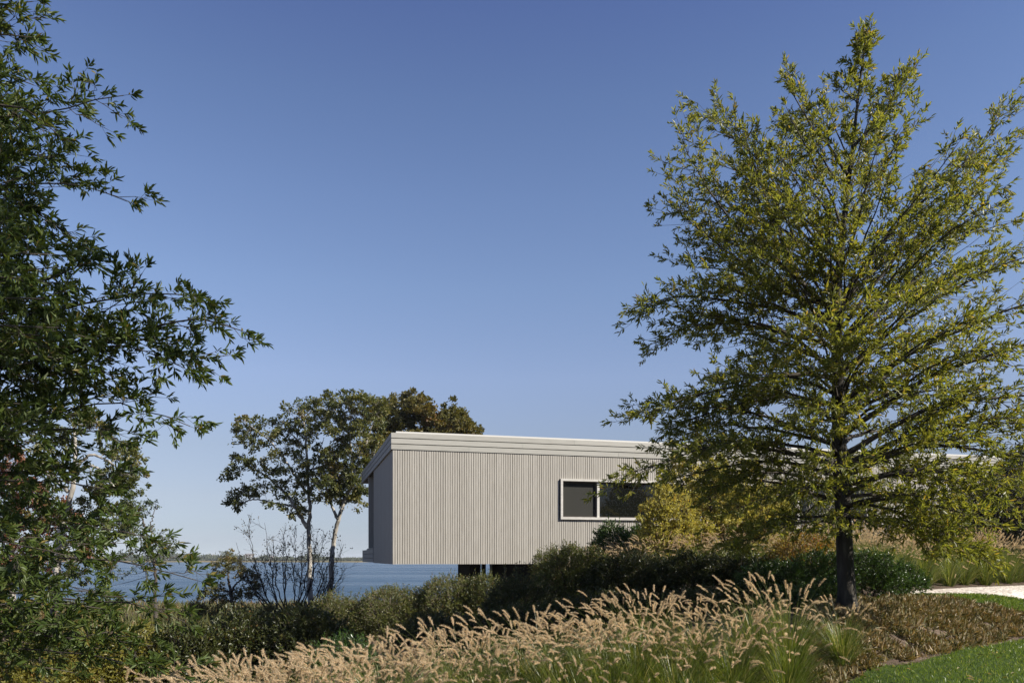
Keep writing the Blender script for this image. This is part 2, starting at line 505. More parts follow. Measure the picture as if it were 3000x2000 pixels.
# ------------------------------------------------------------------ far shore
FY = 830.0
shore_x = np.linspace(-900, 900, 181)
sv = []
for k, (dy, dz) in enumerate([(0, -.6), (4, .35), (25, .9), (70, 1.6), (400, 2.0)]):
    for x in shore_x:
        sv.append((x, FY + dy + 8 * math.sin(x * .011) + 4 * math.sin(x * .043 + 1), WZ + dz))
far = MB().add(sv, grid_faces(len(shore_x), 5)).build('far_shore', M['far_land'], smooth=True)
tag(far, kind='structure')

wood = MB()
n = 34000
wx = U(-620, 420, n)
dens = .55 + .45 * np.sin(wx * .021) * np.sin(wx * .0073 + 2)
hmax = 5.5 + 2.2 * np.sin(wx * .031 + 1) + 1.6 * np.sin(wx * .11) + 1.2 * np.sin(wx * .27)
hmax *= np.where(wx > -215, .45, 1.0) * np.where(wx > -150, .7, 1)
hmax = np.maximum(hmax, 1.2) + np.where((wx > -325) & (wx < -300), 4.0, 0)
wz = WZ + 1.0 + U(0, 1, n) ** .7 * hmax
wy = FY + 55 + rng.normal(0, 9, n) + 8 * np.sin(wx * .011)
wood.leaves(np.stack([wx, wy, wz], -1), rng.normal(0, 1, (n, 3)), rng.normal(0, 1, (n, 3)) + [0, -.5, .6], U(1.2, 2.4, n), U(1.0, 1.8, n))
tag(wood.build('far_woodland', M['far_wood']), 'low dark wood along the far shore of the bay', 'woodland', kind='stuff')

hx = np.linspace(-1500, 400, 96)
hv = []
for dy, f_ in ((0, 0), (60, 1), (900, .9)):
    for x in hx:
        hv.append((x, 2600 + dy, WZ - 1 + f_ * (4.5 + 1.6 * math.sin(x * .004) + .8 * math.sin(x * .017)) * (1 if x < -430 else .9)))
tag(MB().add(hv, grid_faces(len(hx), 3)).build('far_hills', M['far_hill'], smooth=True), kind='structure')


def far_house(name, label, u, v, Yd, w, h, roof_h, wing=0.0, cat='house'):
    base = at(u, v, Yd); base[2] = max(base[2] - h, WZ + 1.0)
    t = thing(name, label, cat, base)
    wb_ = MB().box(-w / 2, w / 2, -3, 3, 0, h)
    if wing:
        wb_.box(-w / 2 - wing, -w / 2 - .01, -2.5, 2.5, 0, h * .45)
    wb_.build('wall', M['white_wall'], t)
    rb = MB().add([(-w / 2 - .3, -3.3, h), (w / 2 + .3, -3.3, h), (w / 2 + .3, 3.3, h), (-w / 2 - .3, 3.3, h), (-w / 2 - .3, 0, h + roof_h), (w / 2 + .3, 0, h + roof_h)],
                  [(0, 1, 5, 4), (2, 3, 4, 5), (3, 2, 1, 0)], [(0, 4, 3), (1, 2, 5)])
    rb.build('roof', M['grey_roof'], t)
    for k in range(2):
        MB().box(-w * .32 + k * w * .42, -w * .32 + k * w * .42 + w * .2, -3.08, -3.01, h * .45, h * .8).build('window', M['pane_dark'], t)
    return t


far_house('shore_house', 'white house with a low side wing on the far shore, left of the small oak', 562, 1630, 868, 4.0, 4.2, 1.4, wing=5)
far_house('shore_house', 'wide pale house above the far wood, behind the small oak', 618, 1632, 905, 8.0, 6.0, 1.2)
far_house('shore_house', 'gabled white house among the far trees, beside the bare shrub', 729, 1629, 880, 7.0, 6.0, 2.4)
far_house('shore_house', 'tiny white house on the far shore, seen through the bare shrub', 796, 1631, 875, 4.0, 4.5, 1.4)

# ------------------------------------------------------------------ the house
HA = math.atan2(.26, .965)
HC = at(1150.6, 1632, 23.5)
house = thing('house', 'long flat roofed house clad in pale grey vertical boards, cantilevered above the hedge', 'house', HC, HA)
WX0, WX1, WZ0, WZ1 = 5.23, 16.95, 1.215, 2.443          # window opening
ZB, ZT, XE = -.19, 3.20, 22.4
PER, BW = .0722, .0565
bk = MB()
for (x0, x1, z0, z1) in ((.02, WX0, ZB, ZT), (WX1, XE, ZB, ZT), (WX0, WX1, ZB, WZ0), (WX0, WX1, WZ1, ZT)):
    bk.box(x0, x1, 0, .18, z0, z1)
bk.build('wall', M['backing'], house)
bd = MB()
k = 0
x = 0.0
while x < XE:
    w = BW + U(-.003, .003)
    tnt = U(0, 1)
    if x + w > WX0 and x < WX1:
        bd.box(x, x + w, -.030 + U(-.002, .002), -.001, ZB, WZ0 - .01, tint=tnt)
        bd.box(x, x + w, -.030 + U(-.002, .002), -.001, WZ1 + .01, ZT, tint=tnt)
    else:
        bd.box(x, x + w, -.030 + U(-.002, .002), -.001, ZB - .012, ZT, tint=tnt)
    x += PER
bd.build('siding', M['siding'], house)
sd = MB()
y = 0.01
while y < 6.2:
    sd.box(0, .02, y, y + BW + .004, ZB - .012, ZT, tint=U(0, 1)); y += PER
sd.build('siding', M['siding'], house)
sb = MB().box(.021, .2, .19, 6.2, ZB, ZT).box(0, .2, 8.3, 8.5, ZB, ZT)
sb.build('side_wall', M['siding'], house)
# glazed recess in the shaded end wall
MB().box(.34, .36, 6.21, 8.29, .36, ZT - .01).build('side_pane', M['glass'], house)
MB().box(.30, .34, 6.21, 6.30, .36, ZT - .01).box(.30, .34, 8.2, 8.29, .36, ZT - .01).box(.30, .34, 6.30, 8.2, .36, .44).build('side_sash', M['sash'], house)
# terrace parapet of three boards and its cap
par = MB()
for k in range(3):
    par.box(-.02, .10, 6.22, 11.3, ZB + .005 + k * .168, ZB + .005 + k * .168 + .154, tint=U(0, 1))
par.box(-.01, 8.5, 11.2, 11.32, ZB, .30)
par.build('parapet', M['siding'], house)
MB().box(-.03, .36, 6.22, 8.95, .31, .355).build('sill', M['siding'], house)
# fascia of three boards, front and end
fa = MB()
for k in range(3):
    z0 = 3.205 + k * .1705
    jx = [-.05] + [x for x in np.arange(2.3 + 1.7 * k, XE, 4.88)] + [XE + .1]
    for j0, j1 in zip(jx[:-1], jx[1:]):
        fa.box(j0, j1 - .004, -.055 + U(-.0015, .0015), .02, z0, z0 + .1465, tint=U(0, 1))
    fa.box(-.05, .02, .021, 11.46, z0, z0 + .1465, tint=U(0, 1))
fa.build('fascia', M['fascia'], house)
MB().box(-.012, XE, .0205, .06, 3.21, 3.685).box(.0205, .06, .061, 11.43, 3.21, 3.685).build('fascia_gap_shade', M['backing'], house)  # dark strips added behind the fascia boards, shade of the gaps as colour
MB().box(.061, XE, .061, 11.43, 3.215, 3.69).build('roof', M['roofing'], house)
MB().box(.10, XE + .1, .0, .12, 3.70, 3.745).box(.10, .22, .121, 11.4, 3.70, 3.745).build('roof_flashing', M['flashing'], house)
MB().box(.021, XE, .185, 11.2, ZB + .005, ZB + .16).build('floor_slab', M['siding'], house)
MB().box(8.5, XE, 8.3, 8.5, ZB + .17, ZT).box(8.5, 8.7, 8.51, 11.2, ZB + .17, ZT).box(XE - .2, XE, .19, 8.29, ZB + .17, ZT).box(.21, 8.5, 8.3, 8.49, ZB + .17, ZT).build('back_wall', M['backing'], house)
# ribbon window
win = bpy.data.objects.new('window', None); COL.objects.link(win); win.parent = house
fr = MB()
fw = .066
fr.box(WX0 - .005, WX1, -.095, .10, WZ1 - .045, WZ1 + .022).box(WX0 - .005, WX1, -.095, .10, WZ0 - .022, WZ0 + .055)
fr.box(WX0 - .005, WX0 + fw, -.094, .10, WZ0 + .056, WZ1 - .046).box(WX1 - fw, WX1, -.094, .10, WZ0 + .056, WZ1 - .046)
fr.build('frame', M['frame'], win)
muls = [6.50, 10.15, 13.80]
for mx_ in muls:
    MB().box(mx_ - .04, mx_ + .04, -.03, .10, WZ0 + .056, WZ1 - .046).build('mullion', M['frame'], win)
eds = [WX0 + fw] + muls + [WX1 - fw]
for k in range(4):
    x0, x1 = eds[k] + (.041 if k else .001), eds[k + 1] - (.041 if k < 3 else .001)
    MB().box(x0, x1, .06, .065, WZ0 + .057, WZ1 - .047).build('pane', M['glass'] if k else M['blind'], win)
    s = MB().box(x0, x1, .02, .058, WZ1 - .095, WZ1 - .048).box(x0, x1, .02, .058, WZ0 + .058, WZ0 + .085)
    s.box(x1 - .045, x1, .02, .058, WZ0 + .086, WZ1 - .096)
    s.build('sash', M['sash'], win)
# lower floor under the cantilever
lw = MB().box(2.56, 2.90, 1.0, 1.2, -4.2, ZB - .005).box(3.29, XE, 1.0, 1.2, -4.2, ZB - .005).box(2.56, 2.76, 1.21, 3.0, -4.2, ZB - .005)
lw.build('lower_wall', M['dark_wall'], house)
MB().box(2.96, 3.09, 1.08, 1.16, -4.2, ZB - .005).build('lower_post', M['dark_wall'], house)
MB().box(3.23, 3.285, 1.05, 1.15, -4.2, ZB - .005).build('lower_jamb', M['metal_post'], house)

# ------------------------------------------------------------------ plants: shared growth code
class Plant:
    def __init__(s):
        s.wood, s.leaf = MB(), MB()
        s.tp0, s.tp1 = [], []

    def twig(s, p0, p1):
        s.tp0.append(np.atleast_2d(p0)); s.tp1.append(np.atleast_2d(p1))

    def finish_twigs(s, nleaf, L, W, r=.0022, spread=(1.1, .35), upb=.5, jitter=.25, t0=.25, fold=.25, curl=.15):
        if not s.tp0:
            return
        p0, p1 = np.concatenate(s.tp0), np.concatenate(s.tp1)
        n = len(p0)
        s.wood.segs(p0, p1, r, r * .5)
        T = np.repeat(p1 - p0, nleaf, 0); B = np.repeat(p0, nleaf, 0)
        t = np.tile(np.linspace(t0, 1, nleaf), n) + U(-.06, .06, n * nleaf)
        td = nrm(T)
        rad = nrm(np.cross(td, rng.normal(0, 1, (n * nleaf, 3))))
        ang = spread[0] * (1 - t) + spread[1] * t + rng.normal(0, jitter, n * nleaf)
        d = td * np.cos(ang)[:, None] + rad * np.sin(ang)[:, None]
        nv = rng.normal(0, .75, (n * nleaf, 3)) + [0, 0, upb]
        # neighbouring leaves of one twig share a little of their colour
        tint = np.clip(np.repeat(U(0, 1, n), nleaf) * .5 + U(0, 1, n * nleaf) * .5, 0, 1)
        tint = np.where(U(0, 1, len(tint)) < .03, 1.0, tint * .93)
        s.leaf.leaves(B + T * np.clip(t, 0, 1.02)[:, None], d, nv, L * U(.65, 1.15, n * nleaf), W * U(.8, 1.15, n * nleaf), fold, curl, tint)

    def limb(s, path, r0, r1, sec_len, nsec, ntw, tw_len, t0=.15, sides=6, droop=0.0, up=.15, wood_sides=None, flat=.35):
        """a limb along a polyline with alternate side branches that carry twigs"""
        path = np.asarray(path, float)
        seg = np.concatenate([[0], np.cumsum(np.linalg.norm(np.diff(path, axis=0), axis=1))])
        tot = seg[-1]
        m = max(6, int(tot / .25))
        tt = np.linspace(0, 1, m)
        fine = np.stack([np.interp(tt * tot, seg, path[:, k]) for k in range(3)], -1)
        for _ in range(2):
            fine[1:-1] = (fine[:-2] + 2 * fine[1:-1] + fine[2:]) / 4
        fine[1:-1] += rng.normal(0, .008, (m - 2, 3))
        s.wood.tube(fine, r0 + (r1 - r0) * tt ** .8, sides)
        tan = nrm(np.gradient(fine, axis=0))
        sign = 1
        for q in range(nsec):
            t = t0 + (1 - t0) * (q + U(.2, .8)) / nsec
            i = min(int(t * (m - 1)), m - 2)
            p = fine[i]; T = tan[i]
            lat = nrm(np.cross(T, [0, 0, 1.0]) + rng.normal(0, .15, 3))
            sign = -sign
            a = math.radians(U(35, 65))
            d = nrm(T * math.cos(a) + sign * lat * math.sin(a) + np.array([0, 0, up + rng.normal(0, flat)]))
            ln = sec_len * (1.0 - .65 * t) * U(.6, 1.15) + .12
            ns = 5
            st = np.linspace(0, 1, ns)[:, None]
            bend = nrm(T)[None] * st ** 2 * ln * .25 + np.array([0, 0, -droop])[None] * st ** 2 * ln
            sp = p[None] + d[None] * st * ln + bend + np.concatenate([np.zeros((1, 3)), rng.normal(0, .015, (ns - 1, 3))])
            rs = max(.0035, (r0 + (r1 - r0) * t) * .42)
            s.wood.tube(sp, np.linspace(rs, .0025, ns), 4)
            s.twig_along(sp, max(2, int(ntw * (ln / sec_len + .25))), tw_len)
        s.twig_along(fine[int(m * max(t0, .5)):], max(3, int(ntw * .8)), tw_len)
        s.twig(fine[-1], fine[-1] + tan[-1] * tw_len * .8)

    def twig_along(s, sp, n, tw):
        m = len(sp)
        t = np.sort(U(.12, 1.0, n)) * (m - 1)
        i = np.minimum(t.astype(int), m - 2)
        p = sp[i] + (sp[i + 1] - sp[i]) * (t - i)[:, None]
        T = nrm(sp[i + 1] - sp[i])
        rad = nrm(np.cross(T, rng.normal(0, 1, (n, 3))))
        a = U(.4, 1.1, n)[:, None]
        d = T * np.cos(a) + rad * np.sin(a) + np.array([0, 0, .12])
        s.twig(p, p + nrm(d) * (tw * U(.45, 1.2, n))[:, None])
        s.twig(sp[-1], sp[-1] + nrm(sp[-1] - sp[-2]) * tw * .7)


def smooth_path(pts, n):
    pts = np.asarray(pts, float)
    s = np.concatenate([[0], np.cumsum(np.linalg.norm(np.diff(pts, axis=0), axis=1))])
    t = np.linspace(0, s[-1], n)
    p = np.stack([np.interp(t, s, pts[:, k]) for k in range(pts.shape[1])], -1)
    for _ in range(3):
        p[1:-1] = (p[:-2] + 2 * p[1:-1] + p[2:]) / 4
    return p


# ------------------------------------------------------------------ right: the large willow oak
def right_willow():
    Yt = 12.0
    tr_px = [(2484, 1812, .150), (2481, 1700, .128), (2474, 1500, .112), (2464, 1350, .104), (2458, 1250, .098), (2452, 1080, .088), (2446, 900, .076),
             (2456, 780, .056), (2478, 600, .040), (2500, 430, .028), (2520, 260, .018), (2534, 140, .010), (2540, 66, .004)]
    pts = np.array([np.append(at(u, v, Yt), r) for u, v, r in tr_px])
    base = gp(pts[0][0], Yt)
    pts[0, 2] = base[2] - .1
    pl = Plant()
    p = smooth_path(pts, 60)
    p[:, 1] += .04 * np.sin(np.linspace(0, 9, 60))
    trunk = MB()
    rad = p[:, 3].copy(); rad[:3] *= [1.35, 1.15, 1.05]
    trunk.tube(p[:, :3], rad, 14, rough=.05)
    vv = HV - (p[:, 2] - CZ) * F / Yt
    uu = CX + p[:, 0] * F / Yt
    vl = [64, 150, 200, 255, 275, 345, 400, 570, 740, 815, 905, 985, 1030, 1100, 1200, 1280, 1390, 1450, 1530, 1600]
    el_ = [0, 25, 45, 75, 270, 420, 490, 530, 510, 540, 620, 560, 400, 430, 630, 540, 660, 580, 420, 250]
    vr = [64, 140, 200, 245, 300, 340, 390, 460, 600, 900, 1200, 1400, 1600, 1660]
    er = [0, 30, 60, 120, 190, 330, 470, 600, 740, 830, 860, 830, 700, 400]
    nl = 100
    ga = 2.399963
    for k in range(nl):
        f = (k + .5) / nl
        vt = 95 + (1600 - 95) * f ** .93 + U(-14, 14)
        az = k * ga + U(-.35, .35)
        c, s_n = math.cos(az), math.sin(az)
        EL, ER = np.interp(vt, vl, el_), np.interp(vt, vr, er)
        side = ER if c > 0 else EL
        mean = .5 * (min(EL, 620) + min(ER, 620))
        E = (c * c * side + s_n * s_n * mean) * U(.80, 1.02) * Yt / F
        if s_n < -.35:
            E *= .82
        E = max(E * .93 - .17, .06)
        el = math.radians(np.interp(vt, [64, 250, 450, 700, 950, 1200, 1400, 1600], [72, 58, 46, 32, 20, 10, 2, -14]))
        rise = E * math.tan(el) if el > 0 else E * math.tan(el)
        ztip = CZ + (HV - vt) * (Yt + s_n * E) / F
        z0 = ztip - min(rise, 2.6)
        z0 = min(max(z0, CZ + (HV - 1560) * Yt / F), CZ + (HV - 120) * Yt / F)
        i = int(np.argmin(abs(p[:, 2] - z0)))
        st = p[i, :3]; r_tr = p[i, 3]
        tip = np.array([st[0] + c * E, st[1] + s_n * E, ztip])
        q1 = st + (tip - st) * .35 + [0, 0, .10 * E]
        q2 = st + (tip - st) * .7 + [0, 0, .09 * E]
        wob = rng.normal(0, .05 * E, 3)
        r0 = min(r_tr * .5, .009 + .011 * E)
        pl.limb([st, q1 + wob * .6, q2 - wob * .5, tip], r0, .004, .18 + .29 * E, int((3 if E > .5 else 2) + 4.8 * E), 7 if E > .5 else 4, .18 if vt > 330 else .12, t0=.30 if E > 1 else .1, droop=.10 if vt > 900 else .0, up=.06, flat=.20)
    # limbs read off the picture's left silhouette
    for path, Yo in (
        ([(2446, 920), (2320, 800), (2180, 700), (2060, 570), (1990, 470), (1952, 400)], -.4),
        ([(2448, 905), (2350, 850), (2250, 620), (2190, 450), (2080, 330), (2030, 345)], .5),
        ([(2450, 900), (2300, 870), (2150, 760), (2000, 660), (1910, 590)], .2),
        ([(2452, 1000), (2300, 900), (2100, 880), (1920, 860), (1815, 905)], -.3),
        ([(2452, 1020), (2270, 965), (2100, 940), (1960, 960), (1858, 1008)], .4),
        ([(2456, 1110), (2340, 1085), (2200, 1120), (2000, 1160), (1880, 1205), (1822, 1215)], -.5),
        ([(2458, 1190), (2300, 1150), (2150, 1180), (1980, 1230), (1905, 1270)], .5),
        ([(2464, 1330), (2290, 1330), (2100, 1290), (1930, 1350), (1765, 1390)], -.7),
        ([(2470, 1530), (2400, 1512), (2330, 1525), (2230, 1570), (2100, 1590)], -.3),
        ([(2468, 1440), (2350, 1400), (2280, 1365), (2150, 1400), (2040, 1430)], .3),
        ([(2466, 1395), (2570, 1350), (2620, 1300), (2760, 1220), (2900, 1130)], -.4),
        ([(2470, 1415), (2560, 1390), (2680, 1385), (2830, 1410), (2950, 1450), (3030, 1490)], -.6),
        ([(2474, 1480), (2560, 1460), (2680, 1520), (2830, 1590), (2960, 1640)], -.9),
        ([(2476, 1510), (2640, 1530), (2740, 1575), (2830, 1610)], -1.3),
        ([(2446, 900), (2520, 800), (2650, 640), (2800, 520), (2930, 400), (2975, 310)], .3),
        ([(2500, 430), (2560, 380), (2630, 290), (2660, 225)], 0),
        ([(2490, 520), (2420, 420), (2330, 320), (2290, 235)], 0),
    ):
        n_ = len(path)
        path = [(u + (2460 - u) * .085 * k / (n_ - 1), v) for k, (u, v) in enumerate(path)]
        w = [at(u, v, Yt + Yo * (k / (n_ - 1))) for k, (u, v) in enumerate(path)]
        ln = np.linalg.norm(w[-1] - w[0])
        pl.limb(w, .016 + .007 * ln, .004, .28 + .25 * ln, int(6 + 5.5 * ln), 8, .19, t0=.3, droop=.08, up=.05, flat=.2)
    pl.finish_twigs(9, .094, .0205, r=.0022, upb=.45, spread=(1.0, .45), curl=.2)
    t = thing('willow_oak', 'tall olive green willow oak with one dark straight trunk behind the tan grass plumes', 'tree', base)
    trunk.build('trunk', M['bark_dark_shade'], t, base, smooth=True)
    pl.wood.build('branches', M['twig'], t, base, smooth=True)
    o = pl.leaf.build('crown', M['willow'], t, base)
    return len(o.data.polygons)


# ------------------------------------------------------------------ left: the near willow oak, its trunk outside the picture
def left_willow():
    base = gp(-6.6, 7.6)
    pl = Plant()
    trunk = MB()
    tp = smooth_path([(-6.6, 7.6, base[2] - .1), (-6.6, 7.62, 2.0), (-6.5, 7.6, 5.0), (-6.45, 7.6, 8.6), (-6.4, 7.6, 10.5)], 40)
    trunk.tube(tp, np.interp(np.linspace(0, 1, 40), [0, .08, .5, 1], [.22, .17, .10, .02]), 12, rough=.04)

    def run(path, Y0, Y1, sec=.55, nsec=9, ntw=7, r0=.022, t0=.1, tw=.17, up=.08):
        n_ = len(path)
        path = [(u if u < 150 else 150 + (u - 150) * .92, v) for u, v in path]
        w = [at(u, v, Y0 + (Y1 - Y0) * k / (n_ - 1)) for k, (u, v) in enumerate(path)]
        zs = w[0][2]
        i = int(np.argmin(abs(tp[:, 2] - (zs - .25))))
        w = [tp[i], (tp[i] * .5 + w[0] * .5) + [0, 0, .05]] + w
        L0 = np.linalg.norm(w[2] - w[0]); L1 = sum(np.linalg.norm(np.array(w[k + 1]) - w[k]) for k in range(2, len(w) - 1))
        pl.limb(w, r0, .004, sec, nsec, ntw, tw, t0=min(.8, L0 / (L0 + L1) * .7 + t0 * .3), up=up, droop=.05)

    run([(-60, 20), (30, 10), (95, 5)], 7.6, 7.4, .4, 7)
    run([(-60, 90), (30, 110), (92, 110)], 7.6, 7.4, .3, 6)
    run([(-50, 215), (20, 215), (70, 205), (100, 250)], 7.7, 7.6, .35, 7)
    run([(-40, 348), (40, 342), (150, 332), (270, 305), (380, 280)], 7.7, 7.4, .5, 13, 7, .017)
    run([(-40, 300), (60, 300), (120, 330), (190, 410)], 7.4, 7.2, .4, 8)
    run([(-40, 460), (60, 455), (150, 450), (205, 480)], 7.7, 7.4, .45, 9)
    run([(-40, 545), (90, 542), (180, 536), (280, 535), (340, 560), (392, 590)], 7.8, 7.4, .42, 10, 6, .014)
    run([(-40, 560), (60, 590), (150, 640), (215, 690), (270, 730)], 7.6, 7.3, .34, 9, 6, .012)
    run([(-40, 680), (80, 690), (160, 720), (240, 770)], 7.6, 7.2, .45, 9)
    run([(-40, 900), (80, 850), (180, 800), (260, 770)], 7.3, 7.0, .5, 9)
    run([(-40, 925), (150, 905), (348, 874), (446, 856), (558, 847), (625, 880)], 7.9, 7.3, .55, 15, 8, .022)
    run([(60, 1080), (178, 1048), (312, 1008), (402, 972), (490, 937), (600, 935), (670, 928), (718, 945), (755, 968)], 7.7, 7.0, .62, 18, 8, .030)
    run([(300, 1010), (400, 985), (490, 990), (560, 1030), (672, 1092)], 7.5, 7.0, .5, 12, 8, .018, t0=.35)
    run([(280, 1015), (380, 1010), (470, 1030), (575, 1078)], 7.4, 6.8, .4, 9, 7, .014, t0=.35)
    run([(180, 1050), (260, 1045), (320, 1070), (350, 1105)], 7.2, 6.9, .35, 8, 7, .012)
    run([(60, 960), (200, 940), (310, 930), (400, 900), (440, 800)], 7.5, 7.2, .45, 11, 7, .016)
    run([(60, 1260), (187, 1195), (286, 1169), (393, 1182), (491, 1209), (592, 1248)], 7.4, 6.8, .42, 14, 7, .017)
    run([(-40, 1290), (120, 1250), (250, 1240), (372, 1292)], 7.2, 6.8, .5, 11)
    run([(-40, 1405), (120, 1405), (223, 1411), (330, 1432)], 7.2, 6.7, .5, 11, 8, .02)
    run([(-40, 1540), (150, 1552), (286, 1537), (380, 1545), (446, 1572)], 7.2, 6.7, .5, 12, 7, .018)
    run([(-40, 1640), (120, 1632), (200, 1635), (370, 1639), (491, 1657), (610, 1698)], 7.2, 6.5, .46, 15, 7, .020)
    run([(-40, 1720), (120, 1750), (286, 1767), (400, 1760), (555, 1786)], 7.1, 6.5, .42, 13, 7, .018)
    run([(-40, 1810), (90, 1854), (200, 1880), (330, 1850)], 6.8, 6.2, .45, 10, 8, .022)
    run([(100, 1850), (250, 1868), (357, 1880), (470, 1890)], 6.8, 6.3, .3, 8, 5, .012, t0=.3)
    run([(60, 1900), (200, 1905), (340, 1930), (446, 1956), (600, 1996)], 6.6, 6.0, .3, 9, 5, .013, t0=.3)
    bv = [0, 130, 300, 380, 500, 640, 750, 850, 950, 1000, 1100, 1180, 1290, 1400, 1500, 1600, 1700, 1800, 1900, 2000]
    bu = [30, 30, 90, 130, 140, 120, 180, 250, 310, 310, 270, 240, 300, 300, 340, 370, 370, 330, 280, 230]
    for k in range(56):
        f = (k + .5) / 56
        vt = 250 + 1740 * f ** .9 + U(-20, 20)
        if 1230 < vt < 1700 and k % 4 < 3:
            continue
        if vt < 620 and k % 2:
            continue
        if vt > 1780 and k % 2:
            continue
        B = np.interp(vt, bv, bu)
        ut = B * U(.2, .95) if vt > 700 else B * U(0, .8)
        v0 = vt + U(-40, 90) * (1 if vt < 1200 else -.6)
        Ys = U(6.2, 8.4) if vt > 700 else U(7.0, 8.4)
        run([(-120, v0 + U(-20, 20)), (ut * .4 - 30, (v0 + vt) / 2 - 15), (ut, vt)], Ys, Ys - U(-.3, .5), .48, 9 if vt > 750 else 7, 8, .014, t0=.0)
    pl.finish_twigs(9, .088, .0205, r=.002, upb=.5, spread=(1.15, .5), curl=.14, t0=.5)
    t = thing('willow_oak', 'dark leafy willow oak branches reaching in from the left edge, in front of the bay', 'tree', base)
    trunk.build('trunk', M['bark_dark_shade'], t, base, smooth=True)
    pl.wood.build('branches', M['twig'], t, base, smooth=True)
    o = pl.leaf.build('crown', M['willow_shaded'], t, base)
    return len(o.data.polygons)


# ------------------------------------------------------------------ clump crowned trees farther away
def clump_tree(name, label, cat, limbs, clumps, Yd, leafL, mat, bark, per=260, ydep=1.3, group=None, flat=.75, base=None, twig_r=.012, part='crown'):
    """limbs: [(px polyline, r0, r1)]; clumps: [(u, v, radius in px)]"""
    wood, leaf, tw = MB(), MB(), MB()
    nodes = []
    for k, (path, r0, r1) in enumerate(limbs):
        off = 0 if k == 0 else U(-.8, .8) * ydep * .6
        pts = [at(u, v, Yd + off * j / (len(path) - 1)) for j, (u, v) in enumerate(path)]
        p = smooth_path(pts, 8 + 4 * len(path))
        p[1:-1] += rng.normal(0, .02, (len(p) - 2, 3))
        wood.tube(p, np.linspace(r0, r1, len(p)), 8)
        nodes.append(p[len(p) // 4:])
    nodes = np.concatenate(nodes)
    if base is None:
        b0 = at(*limbs[0][0][0], Yd)
        base = gp(b0[0], Yd)
    # carry the trunk down to the ground
    b0 = at(*limbs[0][0][0], Yd)
    wood.tube([(b0[0], Yd, base[2] - .2), (b0[0], Yd, (base[2] + b0[2]) / 2), tuple(b0 + [0, 0, .05])], [limbs[0][1] * 1.4, limbs[0][1] * 1.1, limbs[0][1]], 8)
    for (u, v, r) in clumps:
        Yc = Yd + U(-ydep, ydep)
        c = at(u, v, Yc); R = r / F * Yc
        n = int(per * U(.8, 1.2) * (R / .5) ** 2)
        # a few sub-clumps make the outline uneven
        ns = 9
        sc = c + rng.normal(0, .50, (ns, 3)) * [R, R, R * flat]
        w = rng.integers(0, ns, n)
        p = sc[w] + rng.normal(0, .17, (n, 3)) * [R, R, R * flat]
        d = nrm(p - c + rng.normal(0, .5 * R, (n, 3)))
        leaf.leaves(p, d, rng.normal(0, .7, (n, 3)) + [0, 0, .6], leafL * U(.6, 1.2, n), leafL * .55, tint=np.clip(U(0, .55) + U(0, .5, n), 0, 1))
        j = int(np.argmin(np.linalg.norm(nodes - c - [0, 0, .2 * R], axis=1)))
        a = nodes[j]
        mid = (a + c) / 2 + rng.normal(0, .1, 3) - [0, 0, .08]
        q = smooth_path([a, mid, c], 6)
        tw.tube(q, np.linspace(twig_r, .004, 6), 4)
        tw.segs(np.repeat(c[None], ns, 0), sc, twig_r * .4, .003)
    t = thing(name, label, cat, base, group=group)
    wood.build('trunk', bark, t, base, smooth=True)
    tw.build('branches', bark, t, base)
    leaf.build(part, mat, t, base)
    return t


def C4(*pts):      # points read off an enlargement of the middle trees
    return [(600 + x * .4464, 1100 + y * .4464) + tuple(r_) for x, y, *r_ in pts]


def R4(pts, r):
    return [(600 + x * .4464, 1100 + y * .4464, r * U(.85, 1.15)) for x, y in pts]


clump_tree('shore_oak', 'slender oak with a pale straight trunk and open airy crown, beside the bare shrub', 'tree',
           [(C4((695, 1470), (686, 1200), (682, 1000), (690, 830), (672, 620), (662, 450), (655, 300), (640, 220)), .135, .03),
            (C4((675, 1000), (630, 930), (560, 810), (460, 700), (380, 640), (300, 600)), .10, .025),
            (C4((686, 890), (600, 860), (450, 830), (330, 810), (210, 840)), .06, .02),
            (C4((690, 790), (610, 690), (520, 540), (430, 430), (300, 330)), .07, .02),
            (C4((672, 620), (760, 600), (860, 545), (900, 500)), .05, .02),
            (C4((665, 480), (590, 400), (510, 340), (440, 300)), .04, .015),
            (C4((690, 810), (700, 700), (720, 560), (780, 420)), .045, .015)],
           R4([(260, 300), (330, 300), (400, 320), (240, 360), (300, 380), (240, 440), (330, 440), (420, 400), (390, 470), (230, 540), (190, 620), (150, 640), (270, 560), (330, 590), (390, 610),
               (470, 620), (450, 540), (520, 480), (560, 420), (480, 360), (520, 300), (570, 250), (600, 210), (640, 190), (650, 260), (600, 320), (560, 340), (690, 300), (720, 240), (700, 380),
               (640, 400), (740, 340), (770, 290), (200, 770), (250, 750), (180, 840), (230, 830), (330, 740), (380, 720), (300, 780), (480, 730), (540, 760), (500, 840), (580, 820), (620, 880),
               (560, 900), (640, 800), (660, 720), (600, 680), (700, 640), (650, 580), (740, 560), (800, 520), (780, 600), (720, 480), (600, 540), (560, 610), (740, 800), (620, 460)], 27),
           38.0, .14, M['oak'], M['bark_grey'], per=260)
